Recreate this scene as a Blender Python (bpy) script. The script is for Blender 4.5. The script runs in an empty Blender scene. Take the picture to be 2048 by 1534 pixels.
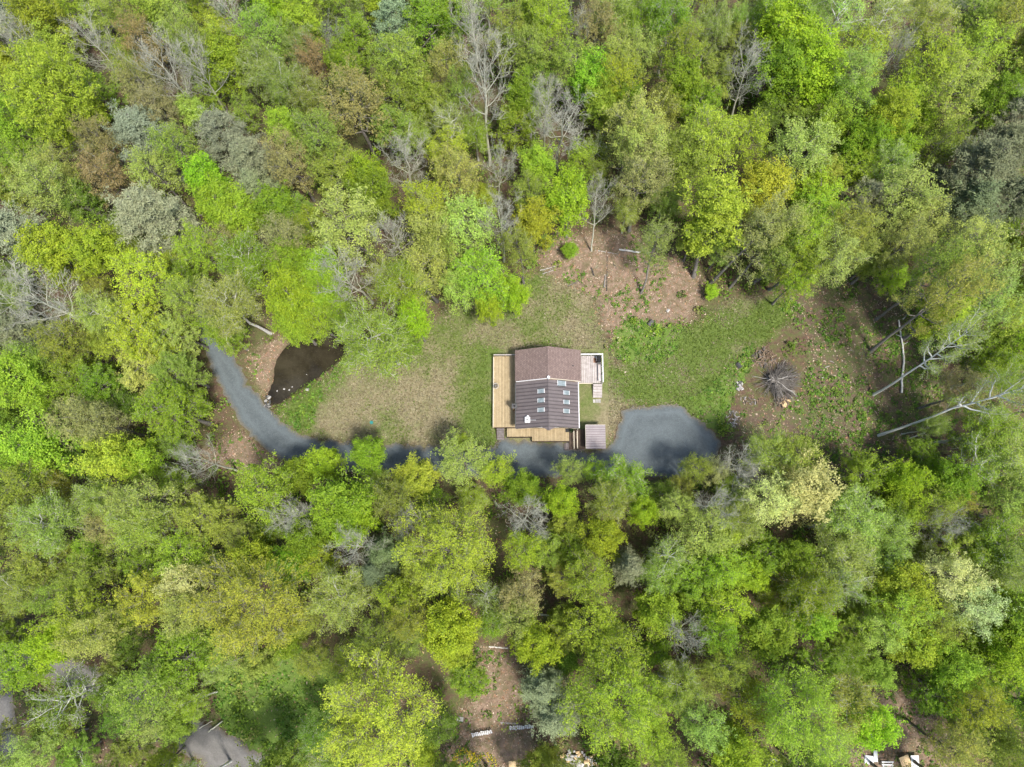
import bpy, math, random
import numpy as np
from mathutils import Matrix, Vector, Euler

# ------------------------------------------------------------------ camera, sky, sun, exposure
SC = bpy.context.scene
COL = SC.collection
FPX, CAM_H = 1419.0, 95.0
cam_d = bpy.data.cameras.new('camera')
cam_d.sensor_width = 36.0
cam_d.lens = 36.0 * FPX / 2048.0
cam_d.clip_start, cam_d.clip_end = 1.0, 4000.0
CAM = bpy.data.objects.new('camera', cam_d)
COL.objects.link(CAM)
CAM.location = (0, 0, CAM_H)
CAM.rotation_euler = (math.radians(12.4), math.radians(1.45), 0)
SC.camera = CAM

SUN_EL, SUN_AZ = math.radians(65), math.atan2(-0.76, 0.65)      # the sun stands towards +x, -y
world = bpy.data.worlds.new('World')
SC.world = world
world.use_nodes = True
wn = world.node_tree.nodes
sky = wn.new('ShaderNodeTexSky')
sky.sky_type = 'NISHITA'
sky.sun_disc = False
sky.sun_elevation = SUN_EL
sky.sun_rotation = math.pi / 2 - SUN_AZ
sky.air_density, sky.dust_density = 1.0, 2.0
wn['Background'].inputs['Strength'].default_value = 0.15
world.node_tree.links.new(sky.outputs[0], wn['Background'].inputs['Color'])
sun_d = bpy.data.lights.new('sun', 'SUN')
sun_d.energy = 3.5
sun_d.angle = math.radians(8.0)
sun_d.color = (1.0, 0.965, 0.91)
SUN = bpy.data.objects.new('sun', sun_d)
COL.objects.link(SUN)
sdir = Vector((math.cos(SUN_EL) * math.cos(SUN_AZ), math.cos(SUN_EL) * math.sin(SUN_AZ), math.sin(SUN_EL)))
SUN.rotation_euler = sdir.to_track_quat('Z', 'Y').to_euler()
SUN.location = sdir * 150
SC.view_settings.view_transform = 'Standard'
SC.view_settings.look = 'None'
SC.view_settings.gamma = 1.0
SC.view_settings.exposure = 0.94
SC.cycles.use_adaptive_sampling = True
SC.cycles.adaptive_threshold = 0.03
SC.cycles.max_bounces = 4
SC.cycles.diffuse_bounces = 3
SC.cycles.glossy_bounces = 2
SC.cycles.transmission_bounces = 4
SC.cycles.caustics_reflective = False
SC.cycles.caustics_refractive = False

RNG = np.random.default_rng(7)
random.seed(7)
CROT = np.array(CAM.rotation_euler.to_matrix())


def P(px, py, z=0.0):
    """point at height z on the line of sight through photograph pixel (px, py)"""
    d = CROT @ np.array([(px - 1024) / FPX, (767 - py) / FPX, -1.0])
    t = (z - CAM_H) / d[2]
    return np.array([t * d[0], t * d[1], z])


def depth_at(p):
    return float(-(CROT.T @ (np.array(p) - np.array([0, 0, CAM_H])))[2])


# ------------------------------------------------------------------ materials
MATS = {}


def nodes_of(name):
    m = bpy.data.materials.new(name)
    m.use_nodes = True
    nt = m.node_tree
    b = nt.nodes['Principled BSDF']
    MATS[name] = m
    return m, nt, b


def N(nt, typ, **kw):
    n = nt.nodes.new(typ)
    for k, v in kw.items():
        if k.startswith('i_'):
            n.inputs[k[2:].replace('_', ' ')].default_value = v
        else:
            setattr(n, k, v)
    return n


def L(nt, a, b):
    nt.links.new(a, b)


def ramp(nt, fac, stops, interp='LINEAR'):
    r = nt.nodes.new('ShaderNodeValToRGB')
    r.color_ramp.interpolation = interp
    el = r.color_ramp.elements
    while len(el) > 1:
        el.remove(el[-1])
    el[0].position, el[0].color = stops[0][0], (*stops[0][1], 1)
    for p, c in stops[1:]:
        e = el.new(p)
        e.color = (*c, 1)
    L(nt, fac, r.inputs[0])
    return r.outputs[0]


def mix(nt, fac, a, b, mode='MIX'):
    m = nt.nodes.new('ShaderNodeMix')
    m.data_type = 'RGBA'
    m.blend_type = mode
    for s, v in ((m.inputs['Factor'], fac), (m.inputs['A'], a), (m.inputs['B'], b)):
        if isinstance(v, bpy.types.NodeSocket):
            L(nt, v, s)
        elif isinstance(v, (int, float)):
            s.default_value = v
        else:
            s.default_value = (*v, 1)
    return m.outputs['Result']


def noise(nt, scale, detail=4, rough=0.6, vec=None, dist=0.0):
    n = N(nt, 'ShaderNodeTexNoise')
    n.inputs['Scale'].default_value = scale
    n.inputs['Detail'].default_value = detail
    n.inputs['Roughness'].default_value = rough
    n.inputs['Distortion'].default_value = dist
    if vec is None:
        vec = N(nt, 'ShaderNodeNewGeometry').outputs['Position']
    L(nt, vec, n.inputs['Vector'])
    return n.outputs['Fac']


def math_n(nt, op, a, b=0.0, clamp=False):
    m = N(nt, 'ShaderNodeMath', operation=op, use_clamp=clamp)
    for s, v in ((m.inputs[0], a), (m.inputs[1], b)):
        if isinstance(v, bpy.types.NodeSocket):
            L(nt, v, s)
        else:
            s.default_value = v
    return m.outputs[0]


def bump(nt, b, h, strength=0.4, dist=0.05):
    n = N(nt, 'ShaderNodeBump')
    n.inputs['Strength'].default_value = strength
    n.inputs['Distance'].default_value = dist
    L(nt, h, n.inputs['Height'])
    L(nt, n.outputs[0], b.inputs['Normal'])


def simple(name, c1, c2, scale=3.0, rough=0.8, metal=0.0, bmp=0.3, bd=0.01, spec=0.3, objvar=0.0, detail=5):
    m, nt, b = nodes_of(name)
    tc = N(nt, 'ShaderNodeTexCoord').outputs['Object'] if False else N(nt, 'ShaderNodeNewGeometry').outputs['Position']
    f = noise(nt, scale, detail, 0.65, tc)
    c = ramp(nt, f, [(0.3, c1), (0.7, c2)])
    if objvar:
        r = N(nt, 'ShaderNodeObjectInfo').outputs['Random']
        k = math_n(nt, 'MULTIPLY_ADD', r, objvar)
        k.node.inputs[2].default_value = 1.0 - objvar / 2
        h = N(nt, 'ShaderNodeHueSaturation')
        L(nt, k, h.inputs['Value'])
        L(nt, c, h.inputs['Color'])
        c = h.outputs[0]
    L(nt, c, b.inputs['Base Color'])
    b.inputs['Roughness'].default_value = rough
    b.inputs['Metallic'].default_value = metal
    b.inputs['Specular IOR Level'].default_value = spec
    if bmp:
        bump(nt, b, f, bmp, bd)
    return m


def leaf_material(name, trans=0.35, tint_attr=None, rough=0.55):
    m, nt, b = nodes_of(name)
    lv = N(nt, 'ShaderNodeAttribute', attribute_name='lv').outputs['Fac']
    if tint_attr:
        base = N(nt, 'ShaderNodeAttribute', attribute_name=tint_attr).outputs['Color']
    else:
        base = N(nt, 'ShaderNodeObjectInfo').outputs['Color']
    hsv = N(nt, 'ShaderNodeHueSaturation')
    L(nt, base, hsv.inputs['Color'])
    hue = math_n(nt, 'MULTIPLY_ADD', lv, -0.024)
    hue.node.inputs[2].default_value = 0.512
    drift = noise(nt, .42, 2, .5)
    hue = math_n(nt, 'ADD', hue, math_n(nt, 'MULTIPLY', math_n(nt, 'SUBTRACT', drift, .50), .024))
    L(nt, hue, hsv.inputs['Hue'])
    val = math_n(nt, 'MULTIPLY_ADD', lv, 0.65)
    val.node.inputs[2].default_value = 0.70
    L(nt, val, hsv.inputs['Value'])
    L(nt, hsv.outputs[0], b.inputs['Base Color'])
    b.inputs['Roughness'].default_value = rough
    b.inputs['Specular IOR Level'].default_value = 0.25
    t = N(nt, 'ShaderNodeBsdfTranslucent')
    L(nt, hsv.outputs[0], t.inputs['Color'])
    mx = N(nt, 'ShaderNodeMixShader')
    mx.inputs[0].default_value = trans
    L(nt, b.outputs[0], mx.inputs[1])
    L(nt, t.outputs[0], mx.inputs[2])
    L(nt, mx.outputs[0], nt.nodes['Material Output'].inputs['Surface'])
    return m


leaf_material('leaf', 0.48)
leaf_material('needle', 0.15, rough=0.6)
leaf_material('undergrowth_leaf', 0.34, 'tint')
leaf_material('dead_leaf', 0.12, 'tint', rough=0.8)
simple('bark_grey', (0.10, 0.085, 0.07), (0.24, 0.22, 0.19), 4, 0.9)
simple('bark_pale', (0.32, 0.31, 0.235), (0.48, 0.465, 0.37), 3, 0.85)
simple('twig', (0.23, 0.22, 0.135), (0.33, 0.32, 0.21), 3, 0.9, 0, 0)
simple('dead_twig', (0.25, 0.245, 0.185), (0.36, 0.352, 0.275), 3, 0.9, 0, 0)
simple('bark_white', (0.44, 0.43, 0.39), (0.62, 0.61, 0.56), 3, 0.8)
simple('bark_dark', (0.035, 0.03, 0.025), (0.09, 0.075, 0.06), 4, 0.9)


def birch_mat():
    m, nt, b = nodes_of('bark_birch')
    g = N(nt, 'ShaderNodeNewGeometry').outputs['Position']
    mp = N(nt, 'ShaderNodeMapping')
    mp.inputs['Scale'].default_value = (2, 2, 9)
    L(nt, g, mp.inputs['Vector'])
    f = noise(nt, 1.4, 4, 0.7, mp.outputs[0])
    c = ramp(nt, f, [(0.34, (0.06, 0.05, 0.045)), (0.44, (0.46, 0.44, 0.40)), (0.75, (0.66, 0.64, 0.58))])
    L(nt, c, b.inputs['Base Color'])
    b.inputs['Roughness'].default_value = 0.7


birch_mat()


# ------------------------------------------------------------------ mesh helpers
class Geo:
    def __init__(self):
        self.v, self.f, self.mi, self.lv, self.tint, self.n = [], [], [], [], [], 0

    def add(self, v, f, mi=0, lv=None, tint=None):
        v = np.asarray(v, dtype=np.float32).reshape(-1, 3)
        f = np.asarray(f, dtype=np.int32).reshape(-1, 4)
        self.v.append(v)
        self.f.append(f + self.n)
        self.mi.append(np.full(len(f), mi, np.int32))
        self.lv.append(np.full(len(v), 0.5, np.float32) if lv is None else np.asarray(lv, np.float32))
        self.tint.append(np.zeros((len(v), 4), np.float32) if tint is None else np.asarray(tint, np.float32))
        self.n += len(v)

    def mesh(self, name, mats, smooth=False, attrs=True):
        v = np.concatenate(self.v)
        f = np.concatenate(self.f)
        me = bpy.data.meshes.new(name)
        me.vertices.add(len(v))
        me.vertices.foreach_set('co', v.ravel())
        me.loops.add(len(f) * 4)
        me.loops.foreach_set('vertex_index', f.ravel())
        me.polygons.add(len(f))
        me.polygons.foreach_set('loop_start', np.arange(len(f), dtype=np.int32) * 4)
        for m in mats:
            me.materials.append(MATS[m])
        if len(mats) > 1:
            me.polygons.foreach_set('material_index', np.concatenate(self.mi))
        if not smooth:
            me.polygons.foreach_set('use_smooth', np.zeros(len(f), bool))
        if attrs:
            a = me.attributes.new('lv', 'FLOAT', 'POINT')
            a.data.foreach_set('value', np.concatenate(self.lv))
            t = np.concatenate(self.tint)
            if t.any():
                a = me.attributes.new('tint', 'FLOAT_COLOR', 'POINT')
                a.data.foreach_set('color', t.ravel())
        me.update(calc_edges=True)
        return me


def link(name, me, parent=None):
    o = bpy.data.objects.new(name, me)
    COL.objects.link(o)
    if parent is not None:
        o.parent = parent
    return o


def thing(name, label, cat, loc=(0, 0, 0), rotz=0.0, group=None):
    o = bpy.data.objects.new(name, None)
    COL.objects.link(o)
    o.empty_display_size = 0.3
    o.location = [float(a) for a in loc]
    o.rotation_euler = (0, 0, rotz)
    return tag(o, label, cat, group)


def tag(o, label, cat, group=None):
    o['label'], o['category'] = label, cat
    if group:
        o['group'] = group
    return o


def kind(o, k, label=None):
    o['kind'] = k
    if label:
        o['label'] = label
    return o


def unit(v):
    return v / (np.linalg.norm(v, axis=-1, keepdims=True) + 1e-9)


def tubes(g, pts, rad, sides, mi=0, cap=False):
    """pts (n,k,3), rad (n,k) -> n tapered tubes"""
    n, k, _ = pts.shape
    T = unit(np.gradient(pts, axis=1))
    ref = np.where(np.abs(T[..., 2:3]) > 0.9, np.array([1.0, 0, 0]), np.array([0, 0, 1.0]))
    U = unit(np.cross(T, ref))
    V = np.cross(T, U)
    a = np.arange(sides) * 2 * math.pi / sides
    ring = pts[:, :, None, :] + rad[:, :, None, None] * (np.cos(a)[None, None, :, None] * U[:, :, None, :] + np.sin(a)[None, None, :, None] * V[:, :, None, :])
    v = ring.reshape(-1, 3)
    i, j, s = np.meshgrid(np.arange(n), np.arange(k - 1), np.arange(sides), indexing='ij')
    b = i * k * sides
    s2 = (s + 1) % sides
    f = np.stack([b + j * sides + s, b + j * sides + s2, b + (j + 1) * sides + s2, b + (j + 1) * sides + s], -1).reshape(-1, 4)
    g.add(v, f, mi)
    if cap and sides == 8:
        for ii in range(n):
            for jj in (0, k - 1):
                o = ii * k * sides + jj * sides
                g.add(v[o:o + 8], [[0, 1, 2, 3], [0, 3, 4, 7], [4, 5, 6, 7]], mi)


def bez(p0, p1, p2, t):
    t = t[..., None]
    return (1 - t) ** 2 * p0 + 2 * t * (1 - t) * p1 + t * t * p2


def dbez(p0, p1, p2, t):
    t = t[..., None]
    return unit(2 * (1 - t) * (p1 - p0) + 2 * t * (p2 - p1))


def leaves(g, rng, c, nl, rc, flat, size, aspect=0.62, up=0.6, mi=0, outward=None, along=None, jit=0.35):
    """nl rhombic leaves round each centre in c (n,3)"""
    n = len(c)
    cl = rng.random(n)
    C = np.repeat(c, nl, 0)
    off = rng.normal(size=(n * nl, 3)) * rc
    off[:, 2] *= flat
    if along is not None:
        A = np.repeat(along, nl, 0)
        C = C - A * rng.random((n * nl, 1))
    pos = C + off
    nrm = rng.normal(size=(n * nl, 3)) * 0.75
    nrm[:, 2] += up
    if outward is not None:
        nrm += np.repeat(outward, nl, 0) * 0.5
    nrm = unit(nrm)
    t = unit(np.cross(nrm, rng.normal(size=(n * nl, 3))))
    b = np.cross(nrm, t)
    s = size * np.exp(rng.normal(size=(n * nl, 1)) * jit * 0.7)
    w = s * aspect
    fold = nrm * s * 0.12
    v = np.stack([pos - t * s * 0.5, pos - b * w * 0.5 + fold, pos + t * s * 0.5, pos + b * w * 0.5 + fold], 1).reshape(-1, 3)
    f = np.arange(n * nl * 4).reshape(-1, 4)
    lv = np.clip(np.repeat(cl, nl) * 0.6 + rng.random(n * nl) * 0.4, 0, 1)
    g.add(v, f, mi, np.repeat(lv, 4))


# ------------------------------------------------------------------ ground, drive, pond, road
def wpoly(pts):
    return np.array([P(x, y)[:2] for x, y in pts])


def sdist(pts, poly):
    """signed distance in metres (negative inside) of points (n,2) to a polygon"""
    a = poly
    b = np.roll(poly, -1, 0)
    d = np.full(len(pts), 1e9)
    ins = np.zeros(len(pts), bool)
    for p, q in zip(a, b):
        e = q - p
        w = pts - p
        t = np.clip((w @ e) / (e @ e + 1e-12), 0, 1)
        d = np.minimum(d, np.hypot(*(w - t[:, None] * e).T))
        c = ((p[1] > pts[:, 1]) != (q[1] > pts[:, 1])) & (pts[:, 0] < (q[0] - p[0]) * (pts[:, 1] - p[1]) / (q[1] - p[1] + 1e-12) + p[0])
        ins ^= c
    return np.where(ins, -d, d)


def smooth_in(sd, w):
    x = np.clip(.5 - sd / (2 * w), 0, 1)
    return x * x * (3 - 2 * x)


Z_LAWN = wpoly([(555, 838), (560, 815), (600, 790), (660, 748), (720, 690), (800, 690), (860, 650), (920, 600), (1000, 590), (1070, 545), (1130, 560), (1190, 600), (1200, 660),
                (1235, 735), (1400, 640), (1460, 600), (1560, 590), (1590, 630), (1540, 680), (1470, 730), (1440, 780), (1400, 840), (1380, 835), (1330, 812), (1245, 815),
                (1230, 860), (1215, 905), (1010, 905), (900, 893), (780, 890), (640, 880), (590, 862)])
Z_GREEN = wpoly([(1230, 745), (1400, 645), (1470, 605), (1570, 595), (1590, 640), (1540, 690), (1470, 740), (1445, 790), (1400, 840), (1330, 812), (1245, 800)])
Z_GREEN2 = wpoly([(925, 700), (988, 700), (990, 870), (1000, 900), (940, 900), (920, 840)])
Z_GREEN3 = wpoly([(540, 815), (600, 790), (690, 720), (700, 735), (640, 790), (620, 850), (590, 858), (555, 835)])
Z_LITTER = wpoly([(1075, 520), (1110, 460), (1180, 470), (1250, 455), (1330, 500), (1405, 560), (1410, 600), (1380, 640), (1330, 650), (1290, 640), (1235, 690), (1205, 650), (1190, 600), (1120, 565)])
Z_LITTER2 = wpoly([(495, 720), (540, 680), (580, 668), (560, 720), (545, 760), (535, 800), (510, 760)])
Z_LITTER3 = wpoly([(430, 890), (480, 862), (520, 900), (565, 928), (540, 945), (440, 930), (400, 910)])
Z_LITTER4 = wpoly([(1540, 1190), (1600, 1200), (1640, 1290), (1640, 1350), (1580, 1350), (1550, 1260)])
Z_LITTER5 = wpoly([(930, 1300), (1030, 1290), (1060, 1400), (1070, 1540), (900, 1540), (890, 1480), (940, 1400)])
Z_LITTER6 = wpoly([(1640, 1430), (1760, 1380), (1900, 1400), (1920, 1560), (1650, 1560)])
Z_LITTER7 = wpoly([(1158, 770), (1178, 770), (1180, 850), (1158, 855)])
Z_BARE = wpoly([(730, 770), (800, 735), (900, 730), (960, 800), (930, 880), (780, 880), (700, 850), (640, 840), (640, 800)])
Z_DARK = wpoly([(1555, 610), (1640, 560), (1760, 520), (1900, 620), (1890, 760), (1920, 830), (1880, 900), (1700, 930), (1560, 930), (1470, 880), (1480, 820), (1600, 790), (1620, 690)])
Z_LUSH = wpoly([(1228, 660), (1260, 640), (1310, 645), (1375, 655), (1350, 700), (1310, 722), (1255, 728), (1225, 700)])
Z_LUSH2 = wpoly([(1385, 800), (1430, 770), (1470, 720), (1510, 690), (1490, 760), (1465, 790), (1440, 870), (1400, 845)])
Z_FIELD = wpoly([(1700, -90), (2150, -90), (2150, 5), (1900, 18), (1760, 5)])
Z_SHRUBBY = wpoly([(420, 1330), (640, 1300), (680, 1360), (660, 1540), (500, 1540), (440, 1440)])
POND = wpoly([(605, 668), (574, 692), (552, 722), (551, 756), (533, 796), (550, 808), (582, 785), (624, 757), (654, 738), (680, 712), (697, 688), (700, 650), (665, 630), (630, 640)])
DRIVE = wpoly([(372, 560), (388, 630), (409, 702), (425, 741), (456, 802), (483, 850), (510, 880), (543, 908), (575, 926), (640, 940), (720, 946), (820, 950), (920, 952), (1040, 955), (1160, 955),
               (1260, 952), (1330, 955), (1390, 955), (1430, 925), (1442, 898), (1440, 876), (1412, 850), (1388, 832), (1362, 809), (1340, 807), (1300, 812), (1242, 817), (1238, 850), (1228, 880),
               (1214, 898), (1172, 905), (1140, 886), (1062, 884), (1000, 876), (988, 896), (900, 891), (810, 889), (752, 889), (698, 886), (637, 877), (586, 859), (562, 841), (531, 808), (501, 765),
               (480, 732), (453, 700), (425, 630), (405, 560)])
ROAD = wpoly([(-140, 1215), (-60, 1250), (60, 1290), (180, 1330), (300, 1390), (420, 1450), (470, 1475), (560, 1530), (640, 1590), (560, 1640), (480, 1590), (410, 1530), (330, 1480), (210, 1415), (100, 1360),
              (20, 1345), (30, 1420), (34, 1500), (20, 1640), (-60, 1640), (-50, 1480), (-60, 1350), (-140, 1310)])
HOUSE_ZONE = wpoly([(975, 700), (1215, 700), (1215, 905), (990, 880)])


def axis_coords(lo, hi, step, far):
    c = np.arange(lo, hi + step / 2, step)
    out = np.geomspace(step, far, 16)
    return np.concatenate([(lo - np.cumsum(out))[::-1], c, hi + np.cumsum(out)])


def vnoise(x, y, s, seed):
    """smooth value noise"""
    r = np.random.default_rng(seed)
    tab = r.random((64, 64))
    u, v = x / s, y / s
    i, j = np.floor(u).astype(int), np.floor(v).astype(int)
    fu, fv = u - i, v - j
    fu, fv = fu * fu * (3 - 2 * fu), fv * fv * (3 - 2 * fv)
    g = lambda a, b: tab[a % 64, b % 64]
    return (g(i, j) * (1 - fu) + g(i + 1, j) * fu) * (1 - fv) + (g(i, j + 1) * (1 - fu) + g(i + 1, j + 1) * fu) * fv


gx = axis_coords(-118, 118, .66, 160)
gy = axis_coords(-62, 118, .66, 160)
GX, GY = np.meshgrid(gx, gy, indexing='ij')
gp = np.stack([GX.ravel(), GY.ravel()], 1)
near = (np.abs(gp[:, 0]) < 125) & (gp[:, 1] > -70) & (gp[:, 1] < 125)


def mask(polys, w):
    m = np.zeros(len(gp))
    for p in polys:
        d = np.full(len(gp), 99.0)
        d[near] = sdist(gp[near], p)
        m = np.maximum(m, smooth_in(d, w))
    return m


def ground_height(p):
    """height of the soil: flat round the house, gentle bumps in the woods, the pond scooped out"""
    x, y = p[:, 0], p[:, 1]
    clear = np.minimum(np.minimum(sdist(p, Z_LAWN), sdist(p, DRIVE)), sdist(p, HOUSE_ZONE))
    amt = np.clip((clear - 1.0) / 8, 0, 1) * np.clip(sdist(p, ROAD) / 4, 0, 1)
    z = (vnoise(x, y, 9, 3) - .5) * .7 * amt + (vnoise(x, y, 2.2, 4) - .5) * .12 * np.clip((clear - .4) / 3, 0, 1) * np.clip(sdist(p, ROAD) / 2, 0, 1)
    z += (vnoise(x, y, 1.3, 9) - .5) * .03
    pd = sdist(p, POND)
    z = np.where(pd < 2.0, z * np.clip(pd / 2, 0, 1), z)
    z -= 1.0 * smooth_in(pd - .15, .7)
    return z


gz = np.zeros(len(gp))
gz[near] = ground_height(gp[near])
# under sheets the soil keeps a little lower
sheet = np.minimum(sdist(gp[near], DRIVE), sdist(gp[near], ROAD))
gz[near] = np.where(sheet < .4, -.04, gz[near])
nx, ny = len(gx), len(gy)
ii, jj = np.meshgrid(np.arange(nx - 1), np.arange(ny - 1), indexing='ij')
gf = np.stack([ii * ny + jj, (ii + 1) * ny + jj, (ii + 1) * ny + jj + 1, ii * ny + jj + 1], -1).reshape(-1, 4)

m_lawn = mask([Z_LAWN], 2.2)
m_green = mask([Z_GREEN, Z_GREEN2, Z_GREEN3], 2.6)
m_lit = np.maximum(mask([Z_LITTER, Z_LITTER2, Z_LITTER3, Z_LITTER4, Z_LITTER5, Z_LITTER6], 2.4), mask([Z_LITTER7], .5))
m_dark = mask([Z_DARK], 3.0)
m_lush = mask([Z_LUSH, Z_LUSH2, Z_SHRUBBY], 1.0)
m_field = mask([Z_FIELD], 3.0)
m_bare = mask([Z_BARE], 2.5)
m_mud = mask([POND], .6)


def ground_mat():
    m, nt, b = nodes_of('forest_soil')
    pos = N(nt, 'ShaderNodeNewGeometry').outputs['Position']
    A = N(nt, 'ShaderNodeAttribute', attribute_name='zone_a')
    B = N(nt, 'ShaderNodeAttribute', attribute_name='zone_b')
    sa = N(nt, 'ShaderNodeSeparateColor')
    sb = N(nt, 'ShaderNodeSeparateColor')
    L(nt, A.outputs['Color'], sa.inputs[0])
    L(nt, B.outputs['Color'], sb.inputs[0])
    lawn, green, lit = sa.outputs
    dark, lush, field = sb.outputs
    bare = A.outputs['Alpha']
    mud = B.outputs['Alpha']
    n_fine = noise(nt, 9.0, 6, .75, pos)
    n_mid = noise(nt, 1.3, 5, .65, pos)
    n_big = noise(nt, .22, 4, .6, pos)
    n_speck = noise(nt, 3.2, 6, .92, pos)
    n_gr = noise(nt, 3.0, 6, .95, pos)

    def soft(mask_s, amount=.6):
        """break a mask's edge up with noise"""
        k = math_n(nt, 'MULTIPLY_ADD', math_n(nt, 'SUBTRACT', n_mid, .5), amount * 2.2)
        L(nt, mask_s, k.node.inputs[2])
        k2 = math_n(nt, 'MULTIPLY_ADD', math_n(nt, 'SUBTRACT', n_speck, .5), .9)
        L(nt, k, k2.node.inputs[2])
        r = N(nt, 'ShaderNodeMapRange')
        r.inputs['From Min'].default_value = .32
        r.inputs['From Max'].default_value = .68
        L(nt, k2, r.inputs['Value'])
        return r.outputs[0]

    floor = ramp(nt, n_speck, [(.30, (.050, .032, .022)), (.5, (.105, .068, .046)), (.72, (.19, .130, .090))])
    gveg = ramp(nt, n_fine, [(.3, (.040, .068, .016)), (.7, (.120, .175, .040))])
    wild = math_n(nt, 'GREATER_THAN', n_mid, .53)
    base = mix(nt, math_n(nt, 'MULTIPLY', soft(n_big, .8), .55), floor, gveg)
    litter = ramp(nt, n_speck, [(.28, (.100, .068, .048)), (.5, (.235, .165, .118)), (.72, (.400, .300, .225))])
    litter = mix(nt, math_n(nt, 'MULTIPLY', soft(noise(nt, .5, 5, .75, pos, .6), .6), .62), litter, floor)
    litter = mix(nt, math_n(nt, 'MULTIPLY', soft(n_mid, .5), .25), litter, gveg)
    base = mix(nt, soft(lit), base, litter)
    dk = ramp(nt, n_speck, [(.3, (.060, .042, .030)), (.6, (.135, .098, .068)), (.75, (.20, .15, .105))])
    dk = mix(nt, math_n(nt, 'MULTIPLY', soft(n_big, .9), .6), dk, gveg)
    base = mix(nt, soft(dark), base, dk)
    straw = ramp(nt, n_gr, [(.3, (.100, .084, .045)), (.5, (.200, .172, .098)), (.70, (.310, .270, .170))])
    turf = ramp(nt, n_gr, [(.3, (.046, .070, .014)), (.5, (.092, .130, .028)), (.70, (.160, .200, .060))])
    gl = math_n(nt, 'MULTIPLY_ADD', math_n(nt, 'SUBTRACT', n_big, .5), 3.4)
    gl.node.inputs[2].default_value = .46
    gl = math_n(nt, 'ADD', gl, math_n(nt, 'MULTIPLY', green, .75))
    gl = math_n(nt, 'SUBTRACT', gl, math_n(nt, 'MULTIPLY', bare, .32))
    gl2 = math_n(nt, 'MULTIPLY_ADD', math_n(nt, 'SUBTRACT', n_mid, .5), 1.0, True)
    L(nt, gl, gl2.node.inputs[2])
    grass = mix(nt, gl2, straw, turf)
    base = mix(nt, soft(lawn, .3), base, grass)
    base = mix(nt, math_n(nt, 'MULTIPLY', soft(lush), .85), base, ramp(nt, n_fine, [(.3, (.055, .100, .018)), (.7, (.150, .235, .040))]))
    base = mix(nt, soft(field, .3), base, ramp(nt, n_mid, [(.3, (.20, .24, .08)), (.7, (.33, .33, .15))]))
    base = mix(nt, mud, base, ramp(nt, n_mid, [(.3, (.022, .016, .010)), (.7, (.050, .038, .025))]))
    L(nt, base, b.inputs['Base Color'])
    b.inputs['Roughness'].default_value = .95
    b.inputs['Specular IOR Level'].default_value = .1
    bump(nt, b, n_fine, .9, .10)
    return m


ground_mat()
gg = Geo()
gg.add(np.stack([gp[:, 0], gp[:, 1], gz], 1), gf)
gme = gg.mesh('ground', ['forest_soil'], True, False)
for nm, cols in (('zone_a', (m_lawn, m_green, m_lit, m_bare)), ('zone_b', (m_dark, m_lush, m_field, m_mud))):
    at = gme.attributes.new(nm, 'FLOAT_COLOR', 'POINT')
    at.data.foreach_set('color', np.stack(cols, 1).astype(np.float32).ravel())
kind(link('ground', gme), 'structure', 'brown leaf-littered forest floor with mown lawn round the house')


def sheet_mesh(name, poly, z, mat, step=.45, rough=.16, seed=1):
    """a thin sheet whose edge wanders a little"""
    from mathutils.geometry import delaunay_2d_cdt
    rng = np.random.default_rng(seed)
    a, out = poly, []
    for p, q in zip(a, np.roll(a, -1, 0)):
        n = max(1, int(np.hypot(*(q - p)) / step))
        for i in range(n):
            out.append(p + (q - p) * i / n)
    out = np.array(out)
    for _ in range(5):      # round the corners
        out = out * .5 + (np.roll(out, 1, 0) + np.roll(out, -1, 0)) * .25
    out = out + rng.normal(size=out.shape) * rough
    lo, hi = out.min(0), out.max(0)
    X, Y = np.meshgrid(np.arange(lo[0], hi[0], .7), np.arange(lo[1], hi[1], .7))
    inner = np.stack([X.ravel(), Y.ravel()], 1)
    inner = inner[sdist(inner, out) < -.3]
    pts = [Vector((float(x), float(y))) for x, y in np.concatenate([out, inner])]
    n = len(out)
    v, e, f, *_ = delaunay_2d_cdt(pts, [(i, (i + 1) % n) for i in range(n)], [], 1, 1e-5)
    me = bpy.data.meshes.new(name)
    me.from_pydata([(p.x, p.y, z + .02 * math.sin(p.x * 1.3) * math.cos(p.y * 1.7)) for p in v], [], [[*q] for q in f])
    me.materials.append(MATS[mat])
    at = me.attributes.new('edge', 'FLOAT', 'POINT')
    at.data.foreach_set('value', -sdist(np.array([(p.x, p.y) for p in v]), out).astype(np.float32))
    return me


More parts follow.
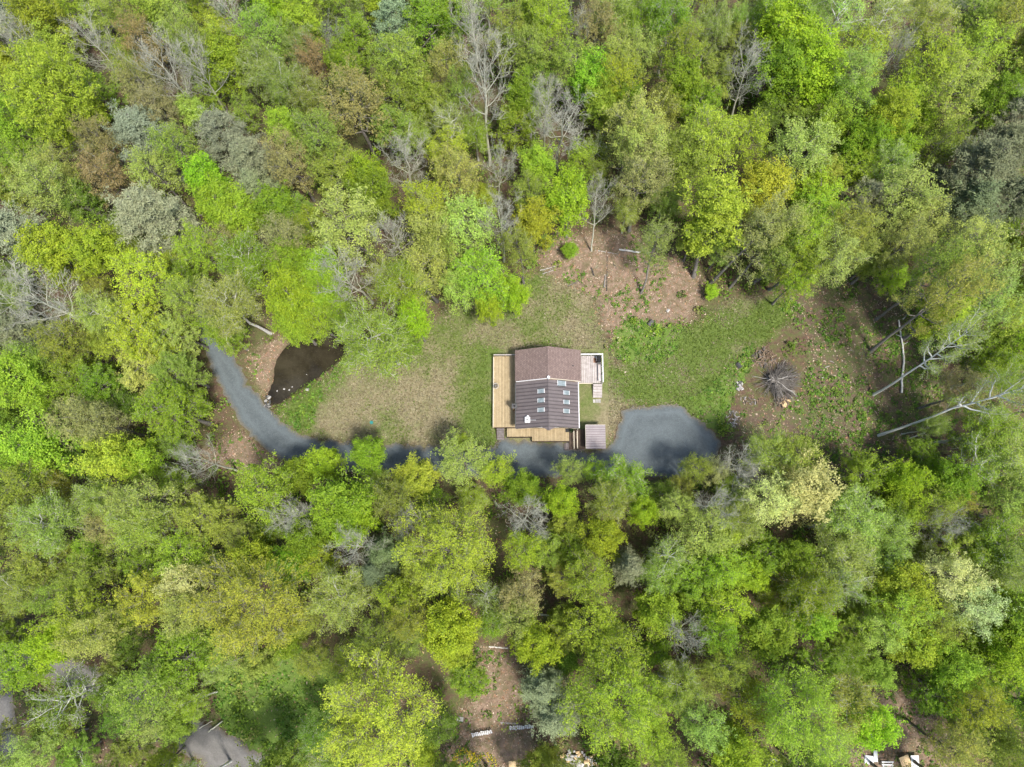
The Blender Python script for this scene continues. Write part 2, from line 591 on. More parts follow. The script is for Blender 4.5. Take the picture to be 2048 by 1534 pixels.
def gravel_mat(name, c, tint, scale=6.0):
    m, nt, b = nodes_of(name)
    pos = N(nt, 'ShaderNodeNewGeometry').outputs['Position']
    v = N(nt, 'ShaderNodeTexVoronoi', feature='F1')
    v.inputs['Scale'].default_value = scale
    L(nt, pos, v.inputs['Vector'])
    f1 = noise(nt, 3.5, 7, .95, pos)
    f2 = noise(nt, .8, 5, .7, pos, 1.2)
    f3 = noise(nt, 22, 3, .7, pos)
    c1 = ramp(nt, f1, [(.25, tuple(x * .55 for x in c)), (.5, c), (.78, tuple(x * 1.55 for x in c))])
    c2 = mix(nt, math_n(nt, 'MULTIPLY', math_n(nt, 'GREATER_THAN', f3, .66), .5), c1, (.34, .36, .36))
    k = N(nt, 'ShaderNodeMapRange')
    k.inputs['From Min'].default_value, k.inputs['From Max'].default_value = .48, .68
    L(nt, f2, k.inputs['Value'])
    c3 = mix(nt, math_n(nt, 'MULTIPLY', k.outputs[0], .8), c2, mix(nt, f1, tint, c))
    ed = N(nt, 'ShaderNodeAttribute', attribute_name='edge').outputs['Fac']
    ed = math_n(nt, 'ADD', ed, math_n(nt, 'MULTIPLY', math_n(nt, 'SUBTRACT', noise(nt, 1.1, 4, .7, pos), .5), .9))
    track = ramp(nt, math_n(nt, 'MULTIPLY', ed, .25), [(.0, (.0, .0, .0)), (.16, (.35, .35, .35)), (.25, (1, 1, 1)), (.34, (.35, .35, .35)), (.48, (.0, .0, .0)), (.75, (.45, .45, .45)), (1, (.55, .55, .55))])
    c3 = mix(nt, math_n(nt, 'MULTIPLY', track, .38), c3, tuple(x * 1.6 for x in c))
    verge = ramp(nt, ed, [(.0, (1, 1, 1)), (.55, (0, 0, 0))])
    c3 = mix(nt, math_n(nt, 'MULTIPLY', verge, .75), c3, ramp(nt, f1, [(.3, (.06, .05, .032)), (.5, (.13, .11, .075)), (.7, (.21, .18, .13))]))
    L(nt, c3, b.inputs['Base Color'])
    b.inputs['Roughness'].default_value = .9
    b.inputs['Specular IOR Level'].default_value = .2
    bump(nt, b, f1, .6, .05)


gravel_mat('gravel', (.084, .098, .102), (.046, .055, .057))
gravel_mat('asphalt', (.125, .117, .106), (.085, .080, .072), 4)
kind(link('driveway', sheet_mesh('driveway', DRIVE, .035, 'gravel', rough=.20)), 'structure', 'blue-grey gravel drive curving round the lawn to a parking pad')
kind(link('road', sheet_mesh('road', ROAD, .035, 'asphalt', rough=.22, seed=5)), 'structure', 'worn grey lane under the trees')


def water_mat():
    m, nt, b = nodes_of('pond_water')
    pos = N(nt, 'ShaderNodeNewGeometry').outputs['Position']
    f = noise(nt, .35, 5, .65, pos)
    f2 = noise(nt, 5.0, 5, .8, pos)
    c = ramp(nt, f, [(.35, (.014, .011, .006)), (.65, (.040, .034, .021))])
    c = mix(nt, math_n(nt, 'MULTIPLY', math_n(nt, 'GREATER_THAN', f2, .60), .35), c, (.085, .072, .050))
    L(nt, c, b.inputs['Base Color'])
    b.inputs['Roughness'].default_value = .12
    b.inputs['Specular IOR Level'].default_value = .22
    bump(nt, b, f2, .08, .02)


water_mat()
PW = POND + 0.0
pc = PW.mean(0)
wm = sheet_mesh('pond_water', pc + (PW - pc) * 1.06, -.30, 'pond_water', rough=.05, seed=8)
kind(link('pond', wm), 'structure', 'dark still pond beside the drive bend')


# ------------------------------------------------------------------ undergrowth, ground cover, fallen leaves (nobody could count these)
def leaf_cloud(name, label, mat, pts, zs, rad, hgt, nl, size, tints, up=.7):
    """low leafy clumps: pts (n,2)"""
    n = len(pts)
    g = Geo()
    rep = np.repeat(np.arange(n), nl)
    q = RNG.normal(size=(len(rep), 3)) * .55
    q = q / np.maximum(1, np.linalg.norm(q, axis=1, keepdims=True))
    pos = np.stack([pts[rep, 0] + q[:, 0] * rad[rep], pts[rep, 1] + q[:, 1] * rad[rep], zs[rep] + np.abs(q[:, 2]) * hgt[rep] + .03], 1)
    nrm = RNG.normal(size=pos.shape) * .7
    nrm[:, 2] += up
    nrm = unit(nrm)
    t = unit(np.cross(nrm, RNG.normal(size=pos.shape)))
    b = np.cross(nrm, t)
    s = size * np.exp(RNG.normal(size=(len(rep), 1)) * .3)
    v = np.stack([pos - t * s * .5, pos - b * s * .33, pos + t * s * .5, pos + b * s * .33], 1).reshape(-1, 3)
    lv = np.repeat(np.clip(RNG.random(n)[rep] * .5 + RNG.random(len(rep)) * .5, 0, 1), 4)
    tn = np.repeat(np.concatenate([tints[rep], np.ones((len(rep), 1))], 1), 4, 0)
    g.add(v, np.arange(len(v)).reshape(-1, 4), 0, lv, tn)
    o = link(name, g.mesh(name, [mat]))
    return kind(o, 'stuff', label)


def scatter(n, box, keep, seed):
    r = np.random.default_rng(seed)
    p = np.stack([r.uniform(box[0], box[1], n), r.uniform(box[2], box[3], n)], 1)
    return p[keep(p, r)]


PILE = P(1535, 765)[:2]


def forest_keep(p, r):
    clear = np.minimum.reduce([sdist(p, q) for q in (Z_LAWN, DRIVE, ROAD, POND, Z_DARK, HOUSE_ZONE)])
    lit = np.minimum.reduce([sdist(p, q) for q in (Z_LITTER, Z_LITTER2, Z_LITTER3, Z_LITTER4, Z_LITTER5, Z_LITTER6)])
    d = vnoise(p[:, 0], p[:, 1], 7, 21) * .65 + vnoise(p[:, 0], p[:, 1], 2.5, 22) * .35
    prob = np.clip((d - .20) * 2.4, 0, 1)
    prob = np.where(lit < 0, prob * .10, prob)
    return (clear > .8) & (np.hypot(*(p - PILE).T) > 4.6) & (r.random(len(p)) < prob)


GREENS = np.array([(.14, .24, .022), (.18, .28, .026), (.22, .31, .04), (.26, .33, .05), (.11, .19, .025), (.24, .26, .07)])
sp = scatter(11500, (-112, 112, -52, 105), forest_keep, 31)
nS = len(sp)
leaf_cloud('undergrowth', 'mixed green shrubs and saplings on the forest floor', 'undergrowth_leaf', sp, ground_height(sp), RNG.uniform(.5, 1.5, nS), RNG.uniform(.5, 3.0, nS), 44, .28,
           GREENS[RNG.integers(0, 6, nS)] * RNG.uniform(.8, 1.15, (nS, 1)))


def cover_keep(p, r):
    lush = np.minimum.reduce([sdist(p, q) for q in (Z_LUSH, Z_LUSH2, Z_GREEN3, Z_SHRUBBY)])
    dk = sdist(p, Z_DARK)
    lit = np.minimum.reduce([sdist(p, q) for q in (Z_LITTER, Z_LITTER2, Z_LITTER5, Z_LITTER6, Z_LITTER3)])
    d = vnoise(p[:, 0], p[:, 1], 3, 41)
    prob = np.where(lush < .4, .95 * np.clip((d - .15) * 3, 0, 1), np.where(dk < 0, np.clip((d - .22) * 2.0, 0, .75), np.where(lit < 0, np.clip((d - .42) * 2.0, 0, .55), 0)))
    blocked = (np.minimum.reduce([sdist(p, q) for q in (DRIVE, ROAD, POND, HOUSE_ZONE)]) < .15) | (np.hypot(*(p - PILE).T) < 2.6)
    return (~blocked) & (r.random(len(p)) < prob)


cp = scatter(60000, (-72, 72, -32, 45), cover_keep, 33)
nC = len(cp)
CG = np.array([(.10, .21, .025), (.14, .26, .03), (.19, .29, .035), (.12, .19, .03)])
leaf_cloud('ground_cover', 'low bright green weeds over the bare ground', 'undergrowth_leaf', cp, ground_height(cp), RNG.uniform(.15, .45, nC), RNG.uniform(.08, .5, nC), 12, .20,
           CG[RNG.integers(0, 4, nC)] * RNG.uniform(.8, 1.15, (nC, 1)), 1.0)


def lawn_keep(p, r):
    blocked = (sdist(p, DRIVE) < -.45 * vnoise(p[:, 0], p[:, 1], .8, 58)) | (np.minimum(sdist(p, POND), sdist(p, HOUSE_ZONE)) < .1)
    return (~blocked) & (sdist(p, Z_LAWN) < .6 + 2.0 * (vnoise(p[:, 0], p[:, 1], 2.0, 52) - .5))


tp0 = scatter(90000, (-36, 42, 10, 42), lawn_keep, 51)
nT = len(tp0)
gmix = .5 + (vnoise(tp0[:, 0], tp0[:, 1], 4.5, 53) - .5) * .75 + (vnoise(tp0[:, 0], tp0[:, 1], 1.4, 54) - .5) * .5 - .12 * smooth_in(sdist(tp0, Z_BARE), 2.0)
gmix = gmix + .35 * smooth_in(np.minimum.reduce([sdist(tp0, q) for q in (Z_GREEN, Z_GREEN2, Z_GREEN3)]), 1.5) + RNG.normal(size=nT) * .13
isg = gmix > .56
TG = np.where(isg[:, None], np.array([(.115, .175, .024), (.165, .225, .036)])[RNG.integers(0, 2, nT)], np.array([(.30, .255, .150), (.22, .185, .095), (.36, .32, .21)])[RNG.integers(0, 3, nT)])
leaf_cloud('lawn_grass', 'short patchy lawn grass, part green and part dry', 'undergrowth_leaf', tp0, np.zeros(nT), np.full(nT, .10), np.full(nT, .06), 3, .13, TG * RNG.uniform(.55, 1.10, (nT, 1)), .7)


def litter_keep(p, r):
    lit = np.minimum.reduce([sdist(p, q) for q in (Z_LITTER, Z_LITTER2, Z_LITTER3, Z_LITTER4, Z_LITTER5, Z_LITTER6, Z_LITTER7)])
    dk = sdist(p, Z_DARK)
    blocked = np.minimum.reduce([sdist(p, q) for q in (DRIVE, ROAD, POND)]) < .15
    prob = np.where(lit < .5, .9, np.where(dk < 0, .6, .15))
    return (~blocked) & (sdist(p, Z_LAWN) > -1.0) & (r.random(len(p)) < prob)


lp_ = scatter(110000, (-75, 75, -32, 45), litter_keep, 35)
nL = len(lp_)
# twigs on the litter
tw_ = scatter(16000, (-75, 75, -32, 45), lambda p, r: litter_keep(p, r) & (r.random(len(p)) < .35), 61)
g = Geo()
ta = RNG.random(len(tw_)) * 6.283
tl = RNG.uniform(.15, .7, len(tw_))[:, None]
t0 = np.concatenate([tw_, (ground_height(tw_) + .04)[:, None]], 1)
t1 = t0 + np.stack([np.cos(ta), np.sin(ta), RNG.uniform(0, .25, len(ta))], 1) * tl
tm = (t0 + t1) / 2 + RNG.normal(size=t0.shape) * .05
tubes(g, np.stack([t0 - (t1 - t0), tm, t1], 1), np.array([[.028, .022, .010]]) * RNG.uniform(.5, 1.2, (len(ta), 1)), 3)
kind(link('twig_litter', g.mesh('twig_litter', ['twig'], False, False)), 'stuff', 'dead twigs strewn over leaf litter and dark ground')
BR = np.array([(.33, .22, .14), (.42, .31, .22), (.25, .15, .095), (.50, .40, .30), (.36, .20, .11)])
leaf_cloud('fallen_leaves', 'dry brown fallen leaves strewn over the ground', 'dead_leaf', lp_, ground_height(lp_), np.full(nL, .22), np.full(nL, .05), 2, .16,
           BR[RNG.integers(0, 5, nL)] * RNG.uniform(.6, 1.1, (nL, 1)), 1.6)
# ------------------------------------------------------------------ house, decks, shed
def shingle_mat():
    m, nt, b = nodes_of('shingle')
    pos = N(nt, 'ShaderNodeNewGeometry').outputs['Position']
    br = N(nt, 'ShaderNodeTexBrick')
    mp = N(nt, 'ShaderNodeMapping')
    mp.inputs['Rotation'].default_value = (0, 0, math.pi / 2)
    L(nt, pos, mp.inputs['Vector'])
    L(nt, mp.outputs[0], br.inputs['Vector'])
    br.inputs['Scale'].default_value = 1.0
    br.inputs['Brick Width'].default_value = .32
    br.inputs['Row Height'].default_value = .20
    br.inputs['Mortar Size'].default_value = .022
    br.inputs['Color1'].default_value = (.205, .158, .140, 1)
    br.inputs['Color2'].default_value = (.135, .103, .091, 1)
    br.inputs['Mortar'].default_value = (.075, .052, .046, 1)
    f = noise(nt, 5, 4, .7, pos)
    c = mix(nt, .35, br.outputs['Color'], ramp(nt, f, [(.3, (.09, .06, .05)), (.7, (.26, .18, .155))]))
    L(nt, c, b.inputs['Base Color'])
    b.inputs['Roughness'].default_value = .95
    b.inputs['Specular IOR Level'].default_value = .15
    bump(nt, b, br.outputs['Fac'], -.5, .02)


shingle_mat()
simple('metal_roof', (.112, .092, .089), (.145, .122, .117), .9, .48, .15, .05, .01, .4, .14)
simple('metal_seam', (.068, .056, .055), (.092, .077, .075), 1.5, .5, .15, 0)
simple('shed_seam', (.14, .108, .110), (.18, .145, .145), 1.5, .5, .15, 0)
simple('shed_metal', (.195, .168, .168), (.245, .215, .213), 1.2, .45, .15, .05, .01, .4, .12)
simple('fresh_lumber', (.29, .22, .125), (.38, .30, .18), 2.5, .75, 0, .1, .01, .2, .28)
simple('grey_lumber', (.28, .245, .225), (.42, .38, .355), 2.0, .85, 0, .2, .01, .15, .22)
simple('dark_lumber', (.060, .042, .032), (.120, .086, .066), 2.5, .85, 0, .2, .01, .15, .3)
simple('step_lumber', (.12, .10, .095), (.20, .175, .165), 2.5, .85, 0, .2, .01, .15, .2)
simple('cream_paint', (.46, .40, .30), (.55, .49, .38), 2, .6, 0, 0)
simple('white_paint', (.52, .515, .50), (.64, .63, .615), 2, .5, 0, 0)
simple('siding', (.22, .15, .10), (.30, .21, .145), 3, .8, 0, .2)
simple('black_metal', (.008, .008, .008), (.022, .021, .020), 5, .4, .3, 0)
simple('dark_grey', (.045, .045, .042), (.085, .082, .078), 5, .7, 0, .2)
simple('iron', (.30, .30, .31), (.45, .45, .46), 5, .4, .6, 0)
simple('stone', (.22, .21, .19), (.40, .38, .35), 4, .9, 0, .4, .03, .2, .3)
simple('pale_stone', (.30, .285, .265), (.48, .46, .43), 4, .9, 0, .3, .02, .2, .2)
simple('ash', (.22, .205, .19), (.44, .41, .385), 5, .95, 0, .5, .05, .1, .3)
simple('rust_stain', (.12, .055, .03), (.30, .17, .11), 4, .9, 0, 0)
simple('cut_wood', (.50, .34, .17), (.68, .50, .29), 6, .8, 0, .2, .01, .2, .35)
simple('split_wood', (.13, .095, .065), (.24, .175, .12), 6, .85, 0, .3, .02, .15, .5)
simple('dry_stick', (.075, .068, .060), (.15, .135, .12), 3, .9, 0, 0, .01, .15, .5)
simple('white_stick', (.24, .225, .205), (.38, .36, .33), 3, .9, 0, 0, .01, .15, .3)
simple('teal_plastic', (.02, .16, .14), (.03, .22, .20), 3, .4, 0, 0)
simple('rubber', (.012, .012, .012), (.03, .03, .03), 5, .8, 0, 0)
simple('petal', (.75, .58, .02), (.85, .68, .05), 5, .6, 0, 0)


def glass_mat():
    m, nt, b = nodes_of('skylight_glass')
    pos = N(nt, 'ShaderNodeNewGeometry').outputs['Position']
    f = noise(nt, 2.2, 3, .6, pos)
    L(nt, ramp(nt, f, [(.3, (.13, .16, .165)), (.7, (.24, .275, .28))]), b.inputs['Base Color'])
    b.inputs['Roughness'].default_value = .3
    b.inputs['Specular IOR Level'].default_value = .25


glass_mat()
m_, nt_, b_ = nodes_of('dark_glass')
b_.inputs['Base Color'].default_value = (.012, .014, .016, 1)
b_.inputs['Roughness'].default_value = .08

CUBE = {}
CV = np.array([(x, y, z) for x in (-.5, .5) for y in (-.5, .5) for z in (-.5, .5)])
CF = [[0, 1, 3, 2], [4, 6, 7, 5], [0, 4, 5, 1], [2, 3, 7, 6], [0, 2, 6, 4], [1, 5, 7, 3]]


def cube(mat):
    if mat not in CUBE:
        g = Geo()
        g.add(CV, CF)
        CUBE[mat] = g.mesh('block_' + mat, [mat], False, False)
    return CUBE[mat]


def off(parent):
    """world place of a parent that is never turned"""
    o = Vector((0, 0, 0))
    while parent is not None:
        o += parent.location
        parent = parent.parent
    return o


def box(name, parent, mat, x0, x1, y0, y1, z0, z1, rot=None):
    o = link(name, cube(mat), parent)
    o.location = Vector(((x0 + x1) / 2, (y0 + y1) / 2, (z0 + z1) / 2)) - off(parent)
    o.scale = (abs(x1 - x0), abs(y1 - y0), abs(z1 - z0))
    if rot:
        o.rotation_euler = rot
    return o


def solid(name, parent, mat, verts, faces, smooth=False):
    g = Geo()
    g.add(np.asarray(verts, float) - np.array(off(parent)), faces)
    return link(name, g.mesh(name, [mat], smooth, False), parent)


def slab(name, parent, mat, quad, th):
    """slab under four points given counter-clockwise from above"""
    q = np.asarray(quad, float)
    n = unit(np.cross(q[1] - q[0], q[3] - q[0]))
    v = np.concatenate([q, q - n * th])
    return solid(name, parent, mat, v, [[0, 1, 2, 3], [7, 6, 5, 4], [0, 4, 5, 1], [1, 5, 6, 2], [2, 6, 7, 3], [3, 7, 4, 0]])


def tube_obj(name, parent, mat, pts, r, sides=8, r1=None):
    g = Geo()
    p = np.asarray(pts, float) - np.array(off(parent))
    rr = np.linspace(r, r if r1 is None else r1, len(p))
    tubes(g, p[None], rr[None], sides, 0, True)
    return link(name, g.mesh(name, [mat], True, False), parent)


HX, RB, RF = 2.42, (20.36, 24.56), (14.12, 20.36)      # ridge x, back roof y, front roof y
house = thing('house', 'brown one-storey house with half shingled and half metal gable roof', 'house', (HX, 19.3, 0))
WX0, WX1 = -1.45, 6.05
# walls with gables
box('wall', house, 'siding', WX0, WX0 + .18, 14.62, 24.2, .35, 3.62)
box('wall', house, 'siding', WX1 - .18, WX1, 14.62, 24.2, .35, 3.62)
box('foundation', house, 'stone', WX0 - .05, WX1 + .05, 14.55, 24.25, -.3, .35)


def gable(y0, y1, zr, ze, x0, x1):
    v = [(x0, y0, .35), (x1, y0, .35), (x1, y0, ze), (HX, y0, zr), (x0, y0, ze)]
    v2 = [(a, y1, c) for a, _, c in v]
    return solid('wall', house, 'siding', v + v2, [[0, 1, 2, 4], [2, 3, 3, 4], [5, 9, 7, 6], [7, 9, 8, 8], [0, 5, 6, 1], [1, 6, 7, 2], [2, 7, 8, 3], [3, 8, 9, 4], [4, 9, 5, 0]])


def gable_fix(y0, y1, zr, ze, x0, x1):
    me = bpy.data.meshes.new('wall')
    v = [(x0, y0, .35), (x1, y0, .35), (x1, y0, ze), (HX, y0, zr), (x0, y0, ze)]
    v += [(a, y1, c) for a, _, c in v]
    o3 = off(house)
    me.from_pydata([(a - o3.x, b - o3.y, c - o3.z) for a, b, c in v], [], [[0, 1, 2, 3, 4], [9, 8, 7, 6, 5], [0, 5, 6, 1], [1, 6, 7, 2], [2, 7, 8, 3], [3, 8, 9, 4], [4, 9, 5, 0]])
    me.materials.append(MATS['siding'])
    return link('wall', me, house)


gable_fix(14.62, 14.80, 5.12, 3.42, WX0 + .19, WX1 - .19)
gable_fix(24.0, 24.18, 5.42, 3.6, WX0 + .19, WX1 - .19)
gable_fix(20.15, 20.33, 5.42, 3.6, WX0 + .19, WX1 - .19)
# shingled roof
for s, x in ((0, -1.90), (1, 6.80)):
    q = [(x, RB[0], 3.80), (HX, RB[0], 5.80), (HX, RB[1], 5.80), (x, RB[1], 3.80)]
    slab('shingled_roof', house, 'shingle', q[::-1] if s == 0 else q[::1] if False else ([q[1], q[0], q[3], q[2]] if s == 1 else q), .16) if s == 1 else slab('shingled_roof', house, 'shingle', [q[0], q[1], q[2], q[3]], .16)
slab('ridge_cap', house, 'shingle', [(HX - .16, RB[0] - .01, 5.765), (HX, RB[0] - .01, 5.84), (HX, RB[1] + .01, 5.84), (HX - .16, RB[1] + .01, 5.765)], .03)
slab('ridge_cap', house, 'shingle', [(HX, RB[0] - .01, 5.84), (HX + .16, RB[0] - .01, 5.765), (HX + .16, RB[1] + .01, 5.765), (HX, RB[1] + .01, 5.84)], .03)
# white flashing on the step between both roofs
slab('flashing', house, 'white_paint', [(-1.80, RB[0] - .09, 3.80), (HX, RB[0] - .09, 5.74), (HX, RB[0] - .015, 5.74), (-1.80, RB[0] - .015, 3.80)], .20)
slab('flashing', house, 'cream_paint', [(HX, RB[0] - .08, 5.74), (6.70, RB[0] - .08, 3.80), (6.70, RB[0] - .015, 3.80), (HX, RB[0] - .015, 5.74)], .16)
tube_obj('vent_pipe', house, 'white_paint', [(HX + .03, RB[0] + .03, 5.5), (HX + .03, RB[0] + .03, 6.05)], .20)
tube_obj('vent_pipe', house, 'dark_grey', [(5.75, 22.25, 4.1), (5.75, 22.25, 4.65)], .055)
# metal roof: every panel a piece
NP = 13
ys = np.linspace(RF[1] - .10, RF[0], NP + 1)
for s in (0, 1):
    xe = -1.80 if s == 0 else 6.38
    shared = None
    for i in range(NP):
        y1, y0 = ys[i], ys[i + 1]
        if s == 0:
            q = [(xe, y0 + .004, 3.50), (HX - .02, y0 + .004, 5.40), (HX - .02, y1, 5.40), (xe, y1, 3.50)]
        else:
            q = [(HX + .02, y0 + .004, 5.40), (xe, y0 + .004, 3.50), (xe, y1, 3.50), (HX + .02, y1, 5.40)]
        pn = slab('roof_panel', house, 'metal_roof', q, .05)
        q = np.array(q)
        a, b2 = (q[0], q[1])
        sm = [a + (0, -.055, .075), b2 + (0, -.055, .075), b2 + (0, .055, .075), a + (0, .055, .075)]
        slab('seam', pn, 'metal_seam', sm, .071)
slab('ridge_cap', house, 'metal_roof', [(HX - .2, RF[0] - .35, 5.35), (HX, RF[0] - .38, 5.46), (HX, RF[1] - .1, 5.46), (HX - .2, RF[1] - .1, 5.35)], .03)
slab('ridge_cap', house, 'metal_roof', [(HX, RF[0] - .38, 5.46), (HX + .2, RF[0] - .35, 5.35), (HX + .2, RF[1] - .1, 5.35), (HX, RF[1] - .1, 5.46)], .03)
# pointed overhang of the front gable
slab('gable_peak', house, 'metal_roof', [(HX - 1.0, RF[0] + .002, 4.94), (HX - .03, RF[0] - .55, 5.38), (HX - .02, RF[0] + .002, 5.38), (HX - .5, RF[0] + .002, 5.16)], .05)
slab('gable_peak', house, 'metal_roof', [(HX + .03, RF[0] - .55, 5.38), (HX + 1.0, RF[0] + .002, 4.94), (HX + .5, RF[0] + .002, 5.16), (HX + .02, RF[0] + .002, 5.38)], .05)
box('peak_shadow', house, 'black_metal', HX - .22, HX + .12, RF[0] - .42, RF[0] - .1, 4.6, 5.1)  # black block standing in for the shadow under the peak
box('gutter', house, 'white_paint', 6.385, 6.50, RF[0] + .02, RF[1] - .1, 3.36, 3.47)
box('gutter', house, 'dark_grey', -1.93, -1.81, RF[0] + .02, RF[1] - .1, 3.34, 3.45)
box('downpipe', house, 'white_paint', 6.30, 6.38, RF[0] + .15, RF[0] + .23, .05, 3.36)
slab('fascia', house, 'cream_paint', [(-1.80, RF[0] - .05, 3.46), (HX - 1.0, RF[0] - .05, 4.91), (HX - 1.0, RF[0] - .003, 4.91), (-1.80, RF[0] - .003, 3.46)], .2)
slab('fascia', house, 'cream_paint', [(HX + 1.0, RF[0] - .05, 4.91), (6.38, RF[0] - .05, 3.46), (6.38, RF[0] - .003, 3.46), (HX + 1.0, RF[0] - .003, 4.91)], .2)
# front windows and door
for x0, x1, z0, z1 in ((.55, 1.75, 1.9, 3.6), (3.2, 4.4, 1.9, 3.6)):
    w = bpy.data.objects.new('window', None)
    COL.objects.link(w)
    w.parent = house
    w.location = Vector(((x0 + x1) / 2, 14.56, z0)) - off(house)
    xm = (x0 + x1) / 2
    for a0, a1, b0, b1 in ((x0 - .12, x0, z0 - .12, z1 + .12), (x1, x1 + .12, z0 - .12, z1 + .12), (x0 + .001, x1 - .001, z0 - .12, z0), (x0 + .001, x1 - .001, z1, z1 + .12), (xm - .03, xm + .03, z0 + .001, z1 - .001)):
        box('frame', w, 'white_paint', a0, a1, 14.48, 14.615, b0, b1)
    box('pane', w, 'dark_glass', x0 + .001, xm - .031, 14.54, 14.61, z0 + .001, z1 - .001)
    box('pane', w, 'dark_glass', xm + .031, x1 - .001, 14.54, 14.61, z0 + .001, z1 - .001)
dr = box('door', house, 'dark_lumber', 5.0, 5.9, 14.52, 14.615, .92, 2.95)


def roof_z(x, drop=0.0):
    return 5.40 - abs(x - HX) / (HX + 1.80 if x < HX else 6.38 - HX) * 1.90


def skylight(px, py, lx, ly, side):
    c = P(px, py, 4.9)
    c = P(px, py, roof_z(c[0]))
    sl = (1.9 / (HX + 1.80)) if side == 0 else -(1.9 / (6.38 - HX))
    ang = math.atan(sl)
    e = thing('skylight', '', '', (c[0] - HX, c[1] - 19.3, roof_z(c[0]) + .10))
    for k in ('label', 'category'):
        del e[k]
    e.parent = house
    e.rotation_euler = (0, -ang, 0)
    for nm, mt, x0, x1, y0, y1, z0, z1 in (('pane', 'skylight_glass', -lx / 2 + .06, lx / 2 - .06, -ly / 2 + .06, ly / 2 - .06, -.02, .035),
                                         ('frame', 'dark_grey', -lx / 2, lx / 2, -ly / 2, -ly / 2 + .06, -.1, .06), ('frame', 'dark_grey', -lx / 2, lx / 2, ly / 2 - .06, ly / 2, -.1, .06),
                                         ('frame', 'white_paint', -lx / 2, -lx / 2 + .06, -ly / 2 + .061, ly / 2 - .061, -.1, .06), ('frame', 'white_paint', lx / 2 - .06, lx / 2, -ly / 2 + .061, ly / 2 - .061, -.1, .06)):
        o = link(nm, cube(mt), e)
        o.location = ((x0 + x1) / 2, (y0 + y1) / 2, (z0 + z1) / 2)
        o.scale = (x1 - x0, y1 - y0, z1 - z0)


for py in (782.4, 801, 820):
    skylight(1082.2, py, .95, .68, 0)
for py in (785.7, 804.4, 822.4):
    skylight(1132.7, py, .88, .68, 1)
skylight(1123, 767, 1.25, .80, 1)
# white roof fan with its arm
fp = P(1055, 840, 4.3)
fz = roof_z(fp[0]) + .05
fan = box('roof_fan', house, 'white_paint', fp[0] - .34, fp[0] + .34, fp[1] - .36, fp[1] + .36, fz - .1, fz + .34)
tube_obj('fan_cap', house, 'white_paint', [(fp[0] + .04, fp[1] + .40, fz + .1), (fp[0] + .04, fp[1] + .40, fz + .42)], .16)
tube_obj('fan_hub', house, 'black_metal', [(fp[0] - .05, fp[1] - .02, fz + .33), (fp[0] - .05, fp[1] - .02, fz + .40)], .10)
tube_obj('antenna_rod', house, 'white_paint', [(fp[0] + .34, fp[1] - .05, fz + .32), (fp[0] + 1.1, fp[1] - .1, fz + .62)], .025)
# chimney box on the long deck side
cb = P(1029, 812.5, 3.7)
box('chimney', house, 'siding', cb[0] - .26, cb[0] + .26, cb[1] - .24, cb[1] + .24, .9, 3.75)
box('chimney_cap', house, 'dark_grey', cb[0] - .36, cb[0] + .36, cb[1] - .32, cb[1] + .32, 3.752, 3.88)
tube_obj('chimney_flue', house, 'black_metal', [(cb[0], cb[1], 3.87), (cb[0], cb[1], 4.05)], .13)


def boards_ns(parent, mat, x0, x1, y0, y1, z, bw=.21, gap=.028, th=.04):
    n = max(1, round((x1 - x0) / bw))
    w = (x1 - x0) / n
    for i in range(n):
        box('board', parent, mat, x0 + i * w, x0 + (i + 1) * w - gap, y0 + random.uniform(-.01, .01), y1, z - th - random.uniform(0, .006), z)


def post(parent, mat, x, y, z0, z1, s=.10):
    return box('post', parent, mat, x - s / 2, x + s / 2, y - s / 2, y + s / 2, z0, z1)


# long fresh deck
deck = thing('wood_deck', 'long L-shaped deck of fresh yellow lumber wrapping the house', 'deck', (-3.0, 16.5, 0))
DZ = .92
boards_ns(deck, 'fresh_lumber', -4.85, -1.50, 14.70, 24.48, DZ)
boards_ns(deck, 'fresh_lumber', -3.05, .28, 13.42, 14.545, DZ)
boards_ns(deck, 'fresh_lumber', -1.495, .28, 14.55, 14.60, DZ, 1.0)
boards_ns(deck, 'fresh_lumber', .30, 5.24, 12.82, 14.545, DZ)
box('skirt', deck, 'dark_lumber', -4.84, -1.52, 14.66, 14.695, .1, DZ - .05)  # front skirts coloured dark to imitate the shaded void beneath the deck
box('skirt', deck, 'dark_lumber', -3.05, .26, 13.36, 13.40, .1, DZ - .05)
box('skirt', deck, 'dark_lumber', .31, 5.24, 12.76, 12.80, .1, DZ - .05)
box('skirt', deck, 'fresh_lumber', -4.93, -4.88, 14.70, 24.50, .35, DZ - .01)
for y in np.linspace(14.8, 24.4, 7):
    post(deck, 'fresh_lumber', -4.80, y, -.05, DZ + .12)
for x in (-3.3, -1.95):
    post(deck, 'fresh_lumber', x, 24.42, -.05, DZ + 1.0)
post(deck, 'fresh_lumber', -4.80, 24.44, DZ, DZ + 1.0)
box('rail', deck, 'grey_lumber', -4.86, -1.93, 24.40, 24.53, DZ + 1.0, DZ + 1.05)
box('rail', deck, 'fresh_lumber', -4.74, -1.98, 24.44, 24.48, DZ + .12, DZ + .2)
for i in range(22):
    x = -4.68 + i * .122
    box('baluster', deck, 'grey_lumber', x, x + .035, 24.445, 24.48, DZ + .2, DZ + 1.0)
box('edge_board', deck, 'cream_paint', -4.96, -4.86, 14.66, 24.5, DZ - .02, DZ + .03)
for x in (-2.6, -.6, .5, 2.8, 5.1):
    post(deck, 'dark_lumber', x, 13.6, -.05, DZ - .05, .14)
